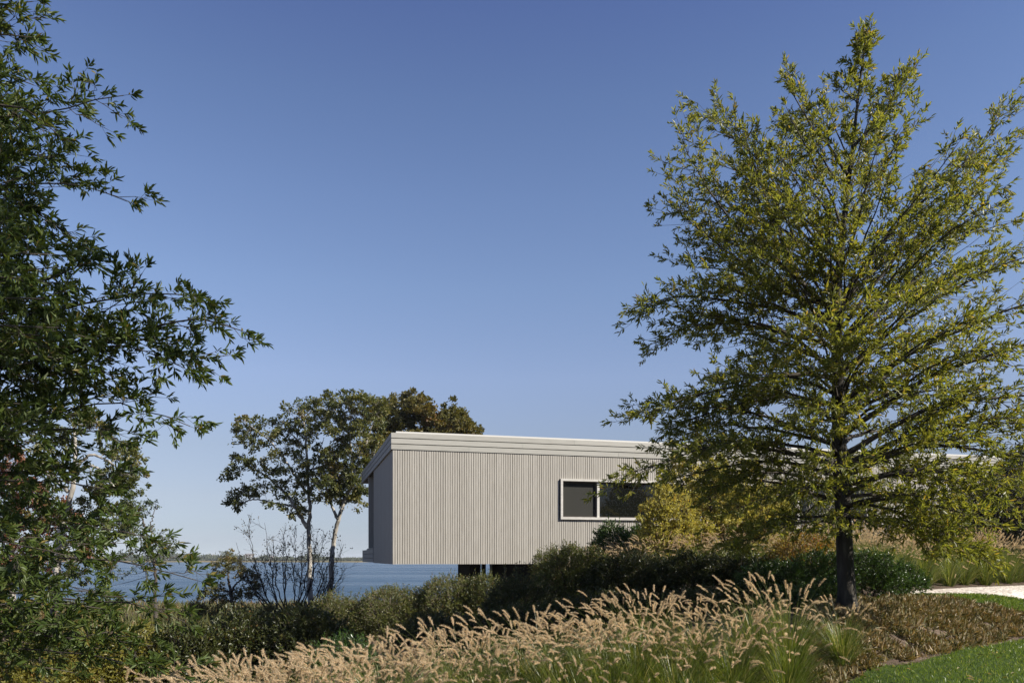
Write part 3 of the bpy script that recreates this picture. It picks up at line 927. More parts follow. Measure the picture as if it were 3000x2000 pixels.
clump_tree('shore_oak', 'leaning forked oak with a dense crown against the end of the house', 'tree',
           [(C4((820, 1450), (835, 1200), (850, 1050), (880, 920), (925, 800), (985, 700), (975, 560), (950, 420), (960, 280)), .135, .03),
            (C4((872, 940), (845, 880), (820, 820), (740, 740)), .08, .02),
            (C4((985, 700), (1030, 660), (1090, 600), (1120, 480)), .06, .02),
            (C4((950, 760), (900, 640), (860, 560)), .05, .02),
            (C4((975, 560), (1060, 450), (1100, 320)), .05, .015)],
           R4([(760, 200), (820, 190), (850, 240), (800, 270), (880, 180), (930, 150), (980, 180), (1010, 150), (1060, 150), (1080, 200), (1120, 190), (1130, 250), (880, 290), (950, 250), (1020, 260),
               (1080, 280), (850, 350), (910, 350), (980, 340), (1050, 360), (1120, 330), (870, 440), (930, 430), (1000, 430), (1080, 430), (1140, 420), (850, 520), (900, 520), (960, 530),
               (1040, 520), (1100, 510), (930, 600), (1000, 600), (1060, 580), (820, 620), (870, 620), (800, 680), (850, 690), (910, 680), (970, 660), (780, 720), (830, 760), (880, 740), (820, 810),
               (930, 730), (1000, 730), (960, 790), (1020, 770), (940, 830), (760, 640)], 30),
           37.0, .14, M['oak'], M['bark_grey'], per=330)
clump_tree('shore_oak', 'brownish oak crown rising behind the flat roof of the house', 'tree',
           [(C4((1920, 1400), (1900, 1000), (1780, 600), (1560, 420), (1400, 300)), .2, .04), (C4((1780, 600), (1700, 480), (1650, 340)), .09, .03), (C4((1560, 420), (1340, 430), (1190, 330)), .08, .03)],
           R4([(1180, 250), (1230, 220), (1270, 210), (1340, 160), (1350, 200), (1390, 180), (1400, 230), (1440, 240), (1300, 260), (1360, 270), (1480, 270), (1520, 290), (1560, 260), (1600, 280), (1640, 260),
               (1660, 250), (1670, 300), (1620, 330), (1700, 330), (1740, 350), (1550, 340), (1480, 340), (1420, 330), (1350, 340), (1280, 330), (1220, 310), (1160, 310), (1140, 360), (1190, 380),
               (1250, 390), (1120, 430), (1160, 470), (1700, 380), (1640, 380), (1500, 400), (1380, 410), (1740, 400), (1110, 520)], 34),
           44.0, .17, M['oak_brown'], M['bark_dark_shade'], per=340)


def px(*pts):
    return list(pts)


clump_tree('brown_oak', 'large olive brown oak with a thick grey trunk behind the left willow oak', 'tree',
           [(px((162, 1815), (165, 1700), (175, 1560), (215, 1420), (222, 1330), (215, 1240)), .19, .05), (px((222, 1370), (260, 1330), (300, 1340), (360, 1380)), .07, .02),
            (px((225, 1390), (250, 1362), (290, 1370), (350, 1440)), .07, .02), (px((200, 1440), (140, 1390), (100, 1350)), .08, .02), (px((170, 1600), (260, 1560), (340, 1540)), .06, .02)],
           [(u, v, 30 * U(.85, 1.2)) for u, v in [(250, 1215), (280, 1240), (215, 1225), (175, 1260), (140, 1290), (200, 1300), (120, 1330), (160, 1340), (100, 1370), (150, 1400), (310, 1270), (345, 1300),
            (375, 1310), (400, 1335), (385, 1360), (350, 1345), (320, 1330), (300, 1390), (330, 1390), (365, 1400), (395, 1400), (380, 1430), (345, 1440), (310, 1430), (280, 1440), (250, 1470), (300, 1480),
            (340, 1490), (370, 1480), (390, 1510), (350, 1530), (310, 1530), (270, 1520), (220, 1520), (180, 1500), (130, 1470), (120, 1530), (330, 1580), (290, 1590), (240, 1600), (380, 1550), (200, 1620),
            (150, 1640), (100, 1600), (60, 1660), (20, 1690), (230, 1680), (300, 1650), (90, 1700)]],
           30.0, .12, M['oak'], M['bark_grey'], per=560)
clump_tree('russet_tree', 'russet red leaved tree glimpsed through the left willow oak', 'tree',
           [(px((40, 1800), (35, 1600), (30, 1450), (20, 1330)), .16, .04), (px((35, 1560), (80, 1440), (110, 1380)), .06, .02)],
           [(u, v, 36 * U(.85, 1.2)) for u, v in [(-30, 1300), (10, 1310), (50, 1330), (85, 1370), (20, 1370), (60, 1410), (110, 1420), (0, 1430), (40, 1460), (90, 1470), (130, 1480), (20, 1510), (70, 1530), (120, 1540),
            (160, 1560), (-20, 1480), (0, 1570), (50, 1590), (100, 1600), (170, 1620), (190, 1500), (-40, 1380), (-40, 1560), (0, 1640), (60, 1650), (120, 1660), (80, 1720), (20, 1720), (220, 1540), (240, 1600)]],
           36.0, .13, M['red_leaf'], M['bark_grey'], per=480)
clump_tree('cedar_tree', 'feathery blue green tree with thin pale trunk at the edge of the bay', 'tree',
           [(px((456, 1770), (455, 1700), (452, 1640), (430, 1560), (400, 1480)), .06, .02), (px((450, 1640), (470, 1600), (500, 1595)), .03, .01), (px((440, 1590), (445, 1520), (462, 1480)), .03, .01)],
           [(u, v, 19 * U(.8, 1.2)) for u, v in [(370, 1460), (390, 1470), (410, 1490), (430, 1500), (440, 1480), (455, 1475), (400, 1520), (420, 1540), (385, 1540), (430, 1570), (400, 1580), (445, 1600), (465, 1590),
            (480, 1580), (490, 1600), (505, 1610), (470, 1620), (450, 1630), (420, 1620), (390, 1610), (470, 1560), (360, 1500), (350, 1560), (430, 1650), (400, 1660), (360, 1620), (470, 1650), (350, 1680), (300, 1720)]],
           27.0, .085, M['blue_green'], M['twig'], per=420, ydep=.7)
clump_tree('small_oak', 'small round brown oak standing at the water edge left of the bare shrub', 'tree',
           [(px((682, 1775), (675, 1735), (668, 1690), (668, 1650)), .09, .02), (px((675, 1735), (690, 1710), (715, 1690), (740, 1680)), .05, .015), (px((675, 1735), (640, 1720), (610, 1735)), .04, .015)],
           [(u, v, 17 * U(.85, 1.2)) for u, v in [(660, 1632), (675, 1640), (645, 1645), (690, 1645), (630, 1660), (655, 1665), (680, 1660), (705, 1655), (720, 1665), (625, 1680), (645, 1685), (735, 1680), (745, 1695),
            (700, 1680), (715, 1695), (755, 1715), (740, 1715), (720, 1720), (700, 1735), (640, 1715), (615, 1725), (600, 1735), (595, 1748), (630, 1740), (655, 1740), (690, 1750), (725, 1745), (750, 1740), (620, 1755), (650, 1758)]],
           33.0, .10, M['oak_brown'], M['twig'], per=520, ydep=.7)

# bare many-stemmed shrub before the pale trunks
def bare_shrub():
    Yd = 30.0
    wood, leaf = MB(), MB()
    base = gp(at(850, 1700, Yd)[0], Yd)
    tips = [(692, 1588), (725, 1535), (775, 1530), (800, 1575), (835, 1535), (868, 1548), (890, 1570), (915, 1540), (930, 1560), (960, 1555), (985, 1570), (1005, 1600), (1018, 1650), (700, 1650), (740, 1610), (1000, 1690),
            (665, 1735), (720, 1700), (770, 1640), (830, 1600), (890, 1640), (950, 1620), (960, 1680)]
    tp, td = [], []
    for u, v in tips:
        d0 = at(850 + (u - 850) * .32 + U(-15, 15), 1775, Yd + U(-.3, .3))
        tip = at(u, v, Yd + U(-.9, .9))
        d0[2] -= .3
        mid = d0 + (tip - d0) * .45 + [(tip[0] - d0[0]) * .12, 0, -.05] + rng.normal(0, .08, 3)
        p = smooth_path([d0, mid, tip], 14)
        p[1:-1] += rng.normal(0, .025, (12, 3))
        r = np.linspace(.030, .005, 14)
        wood.tube(p, r, 6)
        for k in range(11):
            i = int(U(3, 13)); T = nrm(p[i] - p[i - 1])
            d = nrm(T + rng.normal(0, .55, 3) * [1, .6, .6] + [0, 0, .15])
            ln = U(.35, 1.0) * (1.15 - i / 16)
            e = p[i] + d * ln
            q = smooth_path([p[i], p[i] + d * ln * .5 + rng.normal(0, .05, 3), e], 6)
            wood.tube(q, np.linspace(max(r[i] * .5, .007), .003, 6), 4)
            m = 6
            j = rng.integers(1, 6, m)
            dd = nrm(nrm(q[j] - q[j - 1]) + rng.normal(0, .6, (m, 3)) + [0, 0, .15])
            e2 = q[j] + dd * U(.12, .4, m)[:, None]
            wood.segs(q[j], e2, .0045, .0025)
            if v < 1640:
                tp.append(e2); td.append(dd)
    tp, td = np.concatenate(tp), np.concatenate(td)
    keep = U(0, 1, len(tp)) < .55
    n = int(keep.sum())
    for _ in range(2):
        leaf.leaves(tp[keep] + rng.normal(0, .05, (n, 3)), td[keep] + rng.normal(0, .5, (n, 3)), rng.normal(0, 1, (n, 3)), U(.05, .09, n), .045)
    t = thing('bare_shrub', 'nearly bare many stemmed dark shrub in front of the two pale oak trunks', 'shrub', base)
    wood.build('stems', M['twig_black'], t, base, smooth=True)
    leaf.build('leaves', M['plum_brown'], t, base)


bare_shrub()

# ------------------------------------------------------------------ shrubs and hedges
def shrub(name, label, cat, c, rx, ry, h, leafL, leafW, mat, dens=1.0, nleaf=6, tw=.16, stem=None, group=None, lump=.18, nst=9, shoots=0, upb=.5, top_bias=0.0):
    """a rounded bush at base point c: leafy shoots through an uneven dome, on several stems"""
    c = np.asarray(c, float)
    h = (h - .6 * tw) / 1.10; rx = (rx - .5 * tw) / 1.06; ry = (ry - .5 * tw) / 1.06
    area = 2 * math.pi * ((rx * ry + (rx + ry) * .5 * h) / 2)
    n = int(area * 520 * dens)
    ph = U(0, 6.28, 6)
    th = U(0, 2 * math.pi, n); cz = U(-.15, 1, n) if not top_bias else U(-.1, 1, n) ** (1 - top_bias)
    sz = np.sqrt(np.maximum(1 - cz ** 2, 0))
    d = np.stack([np.cos(th) * sz, np.sin(th) * sz, cz], -1)
    lum = 1 + lump * (np.sin(3 * th + ph[0]) * np.sin(2.6 * cz + ph[1]) * .6 + .5 * np.sin(7 * th + ph[2]) * np.cos(5 * cz + ph[3]) + .35 * np.sin(13 * th + ph[4] + 9 * cz))
    rr = lum * np.where(U(0, 1, n) < .68, U(.86, 1.0, n), U(.35, .86, n))
    zc = h * .32
    p0 = c + [0, 0, zc] + d * rr[:, None] * [rx, ry, h - zc]
    low = d[:, 2] < 0
    p0[low, 2] = c[2] + zc + d[low, 2] * zc * 5
    p0[:, 2] = np.maximum(p0[:, 2], c[2] + .05)
    dd = nrm(d * [1, 1, .8] + rng.normal(0, .45, (n, 3)) + [0, 0, .35])
    pl = Plant()
    pl.twig(p0, p0 + dd * (tw * U(.6, 1.3, n))[:, None])
    if shoots:
        k = rng.choice(np.nonzero(d[:, 2] > .45)[0], shoots)
        pl.twig(p0[k], p0[k] + nrm(rng.normal(0, .22, (shoots, 3)) + [0, 0, 1]) * (tw * U(1.4, 2.6, shoots))[:, None])
    pl.finish_twigs(nleaf, leafL, leafW, r=.003, upb=upb, spread=(1.2, .6), jitter=.35)
    for k in range(nst):
        a = U(0, 6.28); q = c + [math.cos(a) * rx * .22, math.sin(a) * ry * .22, -.1]
        a2 = a + U(-.5, .5); e = U(.6, .95)
        top = c + [math.cos(a2) * rx * e * .8, math.sin(a2) * ry * e * .8, h * U(.6, .92)]
        mid = q * .5 + top * .5 + [0, 0, .12 * h]
        pl.wood.tube(smooth_path([q, mid, top], 7), np.linspace(.018, .005, 7), 5)
    t = thing(name, label, cat, c, group=group)
    stm = stem or M['twig']
    pl.wood.build('stems', stm, t, c, smooth=True)
    pl.leaf.build('foliage', mat, t, c)
    return t


def shrub_px(name, label, cat, u, vtop, Yd, half, mat, leafL=.05, leafW=.024, ry=None, **kw):
    """a bush whose crown tops out at photo point (u, vtop) when seen from the camera, half-width in photo pixels"""
    top = at(u, vtop, Yd)
    b = gp(top[0], Yd)
    h = max(top[2] - b[2] - .04, .35)
    rx = half / F * Yd
    return shrub(name, label, cat, b, rx, ry or rx * .85, h, leafL, leafW, mat, **kw)


HG = 'shrubs of the mixed hedge behind the grass row'
# left, yellowing leaves
shrub_px('hedge_shrub', 'yellow green shrub at the far left bottom, under the willow oak branches', 'shrub', 40, 1850, 12.2, 150, M['hedge_lime'], .075, .036, dens=.75, tw=.2, group=HG)
shrub_px('hedge_shrub', 'lime yellow shrub in front of the grey trunk of the brown oak', 'shrub', 215, 1812, 13.2, 170, M['hedge_lime'], .075, .036, dens=.75, tw=.2, group=HG)
shrub_px('hedge_shrub', 'yellow green shrub with drooping leaves right of the lime yellow one', 'shrub', 400, 1808, 13.6, 150, M['hedge_lime'], .075, .036, dens=.7, tw=.2, group=HG)
shrub_px('hedge_shrub', 'dull green shrub with tan leaf tips below the small brown oak', 'shrub', 560, 1802, 13.6, 150, M['hedge_dark_shade'], .075, .036, dens=.8, tw=.2, group=HG)
shrub_px('hedge_shrub', 'dark broad leaved shrub below the left side of the bare shrub', 'shrub', 720, 1762, 14.2, 160, M['hedge_dark_shade'], .07, .032, dens=.85, tw=.2, group=HG)
shrub_px('hedge_shrub', 'dark broad leaved shrub below the pale oak trunks', 'shrub', 885, 1752, 14.2, 160, M['hedge_dark_shade'], .07, .032, dens=.85, tw=.2, group=HG)
shrub_px('hedge_shrub', 'low dark green shrub with narrow leaves left of the first tall plumes', 'shrub', 1010, 1845, 12.6, 120, M['glossy'], .07, .018, dens=.8, tw=.22, group=HG)
# fine leaved, pale stems, in the sun
shrub_px('hedge_shrub', 'sunlit olive shrub at the foot of the leaning oak trunk', 'shrub', 985, 1718, 19.6, 120, M['hedge_olive'], .045, .022, dens=1.1, tw=.13, stem=M['twig_pale'], shoots=60, group=HG)
shrub_px('hedge_shrub', 'sunlit olive shrub showing pale upright stems under the house corner', 'shrub', 1150, 1700, 19.8, 140, M['hedge_olive'], .045, .022, dens=1.0, tw=.13, stem=M['twig_pale'], shoots=80, nst=22, group=HG)
shrub_px('hedge_shrub', 'sunlit olive shrub with pale stems just left of the lower floor of the house', 'shrub', 1320, 1670, 19.8, 125, M['hedge_olive'], .045, .022, dens=1.0, tw=.13, stem=M['twig_pale'], shoots=80, nst=18, group=HG)
shrub_px('hedge_shrub', 'olive shrub reaching up to the blue grey jamb below the house', 'shrub', 1425, 1664, 19.4, 80, M['hedge_olive'], .045, .022, dens=1.1, tw=.14, shoots=40, group=HG)
shrub_px('hedge_shrub', 'dark shrub with upright flower spikes in front of the shadowed lower wall', 'shrub', 1520, 1674, 15.2, 120, M['hedge_dark_shade'], .06, .022, dens=.9, tw=.2, shoots=70, group=HG)
shrub_px('hedge_shrub', 'dark shaded shrub low behind the middle of the grass row', 'shrub', 1300, 1780, 14.0, 170, M['hedge_dark_shade'], .05, .022, dens=.85, group=HG)
shrub_px('hedge_shrub', 'dark shaded shrub behind the tallest upright plumes', 'shrub', 1560, 1755, 13.6, 170, M['hedge_dark_shade'], .055, .024, dens=.85, group=HG)
# the high mound
shrub_px('hedge_shrub', 'tall rounded olive shrub that hides the lower corner of the wall below the window', 'shrub', 1690, 1578, 16.4, 130, M['hedge_olive'], .05, .024, dens=1.1, tw=.14, shoots=50, group=HG)
shrub_px('hedge_shrub', 'broad dark green shrub right of the tall rounded olive one', 'shrub', 1850, 1602, 15.8, 150, M['hedge_dark_shade'], .055, .024, dens=1.0, tw=.15, shoots=30, group=HG)
shrub_px('hedge_shrub', 'dark shrub with curled leaf tips in front of the upper plume bed', 'shrub', 2030, 1608, 15.2, 150, M['hedge_dark_shade'], .06, .026, dens=1.0, tw=.16, group=HG)
shrub_px('hedge_shrub', 'blackish green shrub left of the glossy bushes, deep in shade', 'shrub', 2180, 1612, 14.8, 150, M['hedge_dark_shade'], .05, .022, dens=1.0, tw=.15, group=HG)
shrub_px('hedge_shrub', 'deep shaded shrub below the broad dark green one', 'shrub', 1800, 1720, 13.8, 180, M['hedge_dark_shade'], .055, .024, dens=.85, group=HG)
shrub_px('hedge_shrub', 'shaded leggy shrub on bare stems behind the right half of the grass row', 'shrub', 2080, 1715, 13.4, 170, M['hedge_dark_shade'], .05, .022, dens=.75, nst=14, group=HG)
# glossy bushes by the trunk
GL = 'glossy bushes by the willow oak trunk'
shrub_px('glossy_bush', 'glossy bright green bush just left of the dark trunk', 'shrub', 2405, 1596, 13.9, 105, M['glossy'], .05, .020, dens=1.3, tw=.12, group=GL)
shrub_px('glossy_bush', 'small low glossy bush at the left foot of the dark trunk', 'shrub', 2420, 1682, 13.0, 85, M['glossy'], .05, .018, dens=1.3, tw=.12, group=GL)
shrub_px('glossy_bush', 'glossy green bush just right of the dark trunk', 'shrub', 2548, 1594, 14.2, 105, M['glossy'], .05, .020, dens=1.3, tw=.12, group=GL)
shrub_px('glossy_bush', 'rightmost glossy green bush, at the tip of the gravel path', 'shrub', 2635, 1632, 14.6, 80, M['glossy'], .05, .020, dens=1.3, tw=.12, group=GL)
shrub_px('glossy_bush', 'dark glossy bush with white glints left of the bright green one', 'shrub', 2270, 1630, 13.7, 115, M['glossy'], .05, .020, dens=1.1, tw=.13, nst=14, group=GL)
shrub_px('glossy_bush', 'low shaded glossy bush behind the plumes, two steps left of the dark trunk', 'shrub', 2310, 1715, 12.4, 90, M['glossy'], .05, .018, dens=1.1, tw=.12, group=GL)
# amber shrub, bush at the window, scrub by the shore
shrub_px('amber_shrub', 'amber and orange tinted shrub left of the dark trunk, above the glossy bushes', 'shrub', 2360, 1535, 16.4, 115, M['amber_leaf'], .05, .026, dens=.75, tw=.2)
shrub_px('window_bush', 'dark green bush rising in front of the window sill', 'shrub', 1790, 1514, 21.5, 72, M['glossy'], .06, .03, dens=1.0, tw=.15, nst=16, stem=M['twig_pale'])
shrub_px('window_bush', 'dark green bush beside the yellow tree, right of the one at the window sill', 'shrub', 1885, 1522, 22.0, 75, M['glossy'], .06, .03, dens=1.0, tw=.15)
shrub_px('wall_bush', 'olive bush with upright shoots close against the house wall, left of the window', 'shrub', 1612, 1592, 24.1, 62, M['hedge_olive'], .05, .024, ry=.45, dens=1.0, tw=.16, shoots=40)
for (u, v, Yd, hw, lab) in ((575, 1752, 34, 45, 'yellowing scrub bush at the shore under the small oak'), (640, 1762, 32, 40, 'tawny scrub bush below the trunk of the small oak'), (715, 1768, 31, 50, 'green brown scrub bush left of the foot of the bare shrub'),
                            (790, 1762, 30, 55, 'dull green scrub bush at the foot of the bare shrub'), (880, 1752, 30, 55, 'dark scrub bush at the foot of the straight pale trunk'), (480, 1772, 33, 60, 'olive scrub bush at the shore behind the left willow oak'),
                            (925, 1752, 31, 38, 'small scrub bush between the two pale oak trunks')):
    shrub_px('scrub_bush', lab, 'bush', u, v, Yd, hw, M['scrub'], .09, .045, dens=.45, tw=.25, group='scrub bushes along the shore', nst=5)

# yellow small tree before the wall, sparse grey-stemmed trees, dark trees at the right
clump_tree('yellow_tree', 'small yellow leaved tree in front of the long window', 'tree',
           [(px((2090, 1640), (2085, 1500), (2070, 1400), (2045, 1300), (2035, 1240)), .06, .012), (px((2085, 1540), (2000, 1430), (1965, 1300)), .04, .012), (px((2085, 1540), (2170, 1440), (2220, 1360)), .04, .012),
            (px((2085, 1570), (1980, 1500), (1920, 1440)), .035, .012), (px((2085, 1570), (2200, 1520), (2290, 1480)), .035, .012)],
           [(u, v, r * U(.95, 1.35)) for u, v, r in [(2035, 1250, 10), (2036, 1280, 16), (1962, 1300, 11), (1975, 1340, 18), (2050, 1320, 24), (2010, 1360, 30), (1960, 1390, 30), (2070, 1370, 30), (2120, 1350, 28), (1930, 1430, 28),
            (1985, 1440, 32), (2040, 1430, 34), (2100, 1420, 34), (2160, 1400, 30), (2210, 1370, 26), (1905, 1480, 26), (1950, 1490, 32), (2010, 1500, 34), (2070, 1490, 36), (2130, 1480, 36), (2190, 1460, 32), (2240, 1430, 28),
            (1890, 1520, 22), (1930, 1540, 28), (1990, 1550, 32), (2060, 1550, 34), (2120, 1540, 34), (2180, 1530, 34), (2240, 1510, 30), (2290, 1480, 26), (2300, 1530, 26), (2230, 1560, 28), (1960, 1580, 24), (2090, 1590, 26)]],
           20.0, .068, M['yellow_leaf'], M['twig'], per=1500, ydep=.7, twig_r=.008)


for (u, v, Yd, hw, lab) in ((1960, 1400, 19.6, 95, 'bright yellow shrub at the left foot of the small yellow tree'), (2100, 1330, 20.2, 105, 'tallest yellow green shrub behind the small yellow tree'),
                            (2230, 1390, 19.8, 95, 'yellow green shrub right of the small yellow tree')):
    shrub_px('yellow_shrub', lab, 'shrub', u, v, Yd, hw, M['yellow_leaf'], .065, .034, dens=.42, tw=.24, shoots=40, group='yellow shrubs below the window')


def grey_stem_tree(label, u0, Yd, spread, seed_u, top):
    wood, leaf = MB(), MB()
    base = gp(at(u0, 1632, Yd)[0], Yd)
    pl = Plant()
    for k in range(6):
        b = base + [U(-.12, .12), U(-.12, .12), -.1]
        tip = at(u0 + (k - 2.5) / 2.5 * spread + U(-15, 15), top + U(-15, 60) + abs(k - 2.5) * 18, Yd + U(-.8, .8))
        mid = b + (tip - b) * .45 + [(tip[0] - b[0]) * -.08, 0, .1]
        pl.limb([b, mid, tip], .045, .007, .8, 12, 4, .22, t0=.35, up=.25)
    pl.finish_twigs(3, .06, .03, r=.003, upb=.2)
    t = thing('grey_stemmed_tree', label, 'tree', base, group='sparse grey stemmed trees before the house')
    pl.wood.build('stems', M['bark_grey'], t, base, smooth=True)
    pl.leaf.build('crown', M['hedge_olive'], t, base)


grey_stem_tree('thin grey stemmed tree with sparse leaves directly right of the dark trunk', 2560, 19.5, 95, 0, 1330)
grey_stem_tree('thin grey stemmed tree with sparse leaves directly left of the dark trunk', 2400, 20.5, 90, 0, 1340)
shrub_px('dark_tree', 'dense brown black small tree in front of the right end of the house', 'tree', 2830, 1385, 22.8, 105, M['plum_brown'], .07, .04, dens=.4, tw=.25, nst=10)
shrub_px('dark_tree', 'dark small tree at the right edge beside the end of the house', 'tree', 2985, 1300, 22.5, 125, M['plum_brown'], .07, .04, dens=.45, tw=.25, nst=10)
shrub_px('evergreen_tree', 'blackish evergreen rising behind the right end of the flat roof', 'tree', 2905, 1262, 36.0, 70, M['evergreen'], .14, .07, dens=.2, tw=.4, nst=6)
shrub_px('evergreen_tree', 'blackish evergreen at the right edge, taller than its neighbour', 'tree', 3010, 1235, 37.0, 85, M['evergreen'], .14, .07, dens=.2, tw=.4, nst=6)

n = 26000
gx, gy = U(-46, 6, n), 24 + 58 * U(0, 1, n) ** 1.4
sg = MB().leaves(np.stack([gx, gy, g(gx, gy) - .03], -1), rng.normal(0, .35, (n, 3)) * [1, 1, .1] + [0, 0, 1], rng.normal(0, 1, (n, 3)), U(.25, .75, n) * (1 + .5 * np.sin(gx * .9) * np.sin(gy * .7)), .05, tint=np.clip(.5 + .4 * np.sin(gx * .5) * np.cos(gy * .35) + rng.normal(0, .2, n), 0, 1))
tag(sg.build('shore_undergrowth', M['scrub']), 'low yellowing undergrowth on the slope down to the bay', 'undergrowth', kind='stuff')

# ------------------------------------------------------------------ ornamental grasses
def grass_clump(seed, height, nbl, npl, plume_len, lean_dir=(-.15, .0), plume_up=1.0):
    r = np.random.default_rng(seed)
    bl, pm = MB(), MB()
    # arching blades
    ns = 5
    a = r.uniform(0, 2 * math.pi, nbl)
    tilt = np.abs(r.normal(0, .42, nbl)) + .08
    L = height * r.uniform(.65, 1.1, nbl)
    b0 = np.stack([np.cos(a), np.sin(a), np.zeros(nbl)], -1) * (r.uniform(0, 1, nbl) ** .5 * .10)[:, None]
    out = np.stack([np.cos(a), np.sin(a), np.zeros(nbl)], -1)
    st = np.linspace(0, 1, ns)
    ang = tilt[:, None] + (st[None] ** 1.6) * r.uniform(.5, 1.5, nbl)[:, None]
    stepv = (out[:, None] * np.sin(ang)[..., None] + np.array([0, 0, 1.0]) * np.cos(ang)[..., None]) * (L / (ns - 1))[:, None, None]
    P = b0[:, None] + np.concatenate([np.zeros((nbl, 1, 3)), np.cumsum(stepv[:, :-1], 1)], 1)
    side = np.stack([-np.sin(a), np.cos(a), np.zeros(nbl)], -1)
    wv = np.array([.0032, .0036, .0032, .0022, .0004]) * 1.15
    V = np.stack([P - side[:, None] * wv[None, :, None], P + side[:, None] * wv[None, :, None]], 2)
    idx = (np.arange(nbl) * ns * 2)[:, None] + (np.arange(ns - 1) * 2)[None]
    q = np.stack([idx, idx + 1, idx + 3, idx + 2], -1).reshape(-1, 4)
    bl.add(V.reshape(-1, 3), q, tint=np.repeat(r.uniform(0, 1, nbl), ns - 1))
    # flower stalks, each ending in a bristly plume
    for k in range(npl):
        az = r.uniform(0, 2 * math.pi)
        o = np.array([math.cos(az), math.sin(az), 0]) + np.array([lean_dir[0], lean_dir[1], 0])
        Ls = height * r.uniform(.95, 1.28) * plume_up
        t0 = abs(r.normal(0, .30)) + .06; cv = r.uniform(.25, 1.35)
        m = 12
        s = np.linspace(0, 1, m)
        an = t0 + cv * s ** 2.2
        stp = (o[None] * np.sin(an)[:, None] + np.array([0, 0, 1.0])[None] * np.cos(an)[:, None]) * Ls / (m - 1)
        p = np.concatenate([[[0, 0, 0]], np.cumsum(stp[:-1], 0)]) + o * .05
        pl_ = plume_len * r.uniform(.75, 1.2)
        T = nrm(p[-1] - p[-2])
        bl.tube(p, np.linspace(.0016, .001, m), 3, tint=.8)
        # plume axis continues the stalk
        ax_n = 7
        sx = np.linspace(0, 1, ax_n)
        dv = np.array([0, 0, -1.0]) * .25
        A = p[-1] + T * (sx * pl_)[:, None] + dv * (sx ** 2 * pl_)[:, None]
        tone = r.uniform(0, 1)
        pm.tube(A, np.array([.3, .8, 1, 1, .85, .55, .12]) * .0036, 6, tint=np.clip(tone * .7, 0, 1))
        nb = 190
        tb = r.uniform(0, 1, nb)
        pos = np.stack([np.interp(tb, sx, A[:, j]) for j in range(3)], -1)
        rd = nrm(np.cross(np.tile(T, (nb, 1)), r.normal(0, 1, (nb, 3))))
        dd = nrm(rd * .75 + T * .75 + r.normal(0, .15, (nb, 3)))
        bl_ = .026 * (1.05 - .6 * np.abs(tb - .4)) * r.uniform(.6, 1.2, nb)
        sd_ = nrm(np.cross(dd, r.normal(0, 1, (nb, 3)))) * .0018
        V = np.stack([pos - sd_, pos + sd_, pos + dd * bl_[:, None]], 1).reshape(-1, 3)
        pm.add(V, None, np.arange(nb * 3).reshape(-1, 3), tint=np.clip(tone * .5 + r.uniform(0, .5, nb), 0, 1))
    return bl, pm


def clump_proto(seed, label, group, **kw):
    bl, pm = grass_clump(seed, **kw)
    t = thing('fountain_grass', label, 'ornamental grass', (0, 0, 0), group=group)
    t['kind'] = 'thing'
    bl.build('blades', M['blade'], t)
    pm.build('plumes', M['plume'], t)
    return t


def place_clumps(protos, spots, label, group, smin=.85, smax=1.12):
    used = set()
    for k, (x, y) in enumerate(spots):
        pr = protos[k % len(protos)]
        loc = gp(x, y, -.02)
        if id(pr) not in used:
            used.add(id(pr)); sc = U(smin, smax)
            pr.location = tuple(float(c) for c in loc); pr.rotation_euler = (0, 0, U(-.7, .7)); pr.scale = (sc, sc, sc)
        else:
            copy_thing(pr, loc, U(-.7, .7), U(smin, smax), label, group)


G1 = 'fountain grass clumps of the front row'
L1 = 'tufted fountain grass clump with fuzzy tan plumes in the front row'
LF = 'leafy green fountain grass clump with few plumes along the front of the row'
p1 = [clump_proto(100 + k, L1, G1, height=.86, nbl=430, npl=46, plume_len=.142, lean_dir=(-.38, .05)) for k in range(5)]
p1f = [clump_proto(150 + k, LF, G1, height=.80, nbl=560, npl=10, plume_len=.120, lean_dir=(-.2, -.1)) for k in range(4)]
row = []
for j, y in enumerate(np.arange(5.4, 10.9, .44)):
    for x in np.arange(-5.0, 5.2, .50):
        xx = x + .25 * (j % 2) + U(-.1, .1); yy = y + U(-.1, .1)
        u = CX + xx / yy * F
        ymax = np.interp(u, [300, 700, 1500, 2100, 2350, 2520], [8.3, 8.6, 9.1, 9.8, 10.3, 10.6])
        if edge_d(xx, yy) < (.13 if u < 2400 else .26) or u < 150 or u > 2545 or yy > ymax:
            continue
        row.append((xx, yy, yy > ymax - np.interp(u, [700, 1400, 2400], [2.2, 1.6, 1.2])))
place_clumps(p1, [q[:2] for q in row if q[2]], L1, G1)
place_clumps(p1f, [q[:2] for q in row if not q[2]], LF, G1)

G2 = 'fountain grass clumps of the upper bed'
L2 = 'fountain grass clump with upright tan plumes in the bed above the hedge'
p2 = [clump_proto(200 + k, L2, G2, height=.84, nbl=190, npl=52, plume_len=.16, lean_dir=(-.2, 0)) for k in range(3)]
bed = []
for j, y in enumerate(np.arange(18.6, 22.4, .62)):
    for x in np.arange(1.4, 8.0, .72):
        xx = x + .36 * (j % 2) + U(-.12, .12); yy = y + U(-.12, .12)
        u = CX + xx / yy * F
        if 1690 < u < 2330:
            bed.append((xx, yy))
place_clumps(p2, bed, L2, G2)

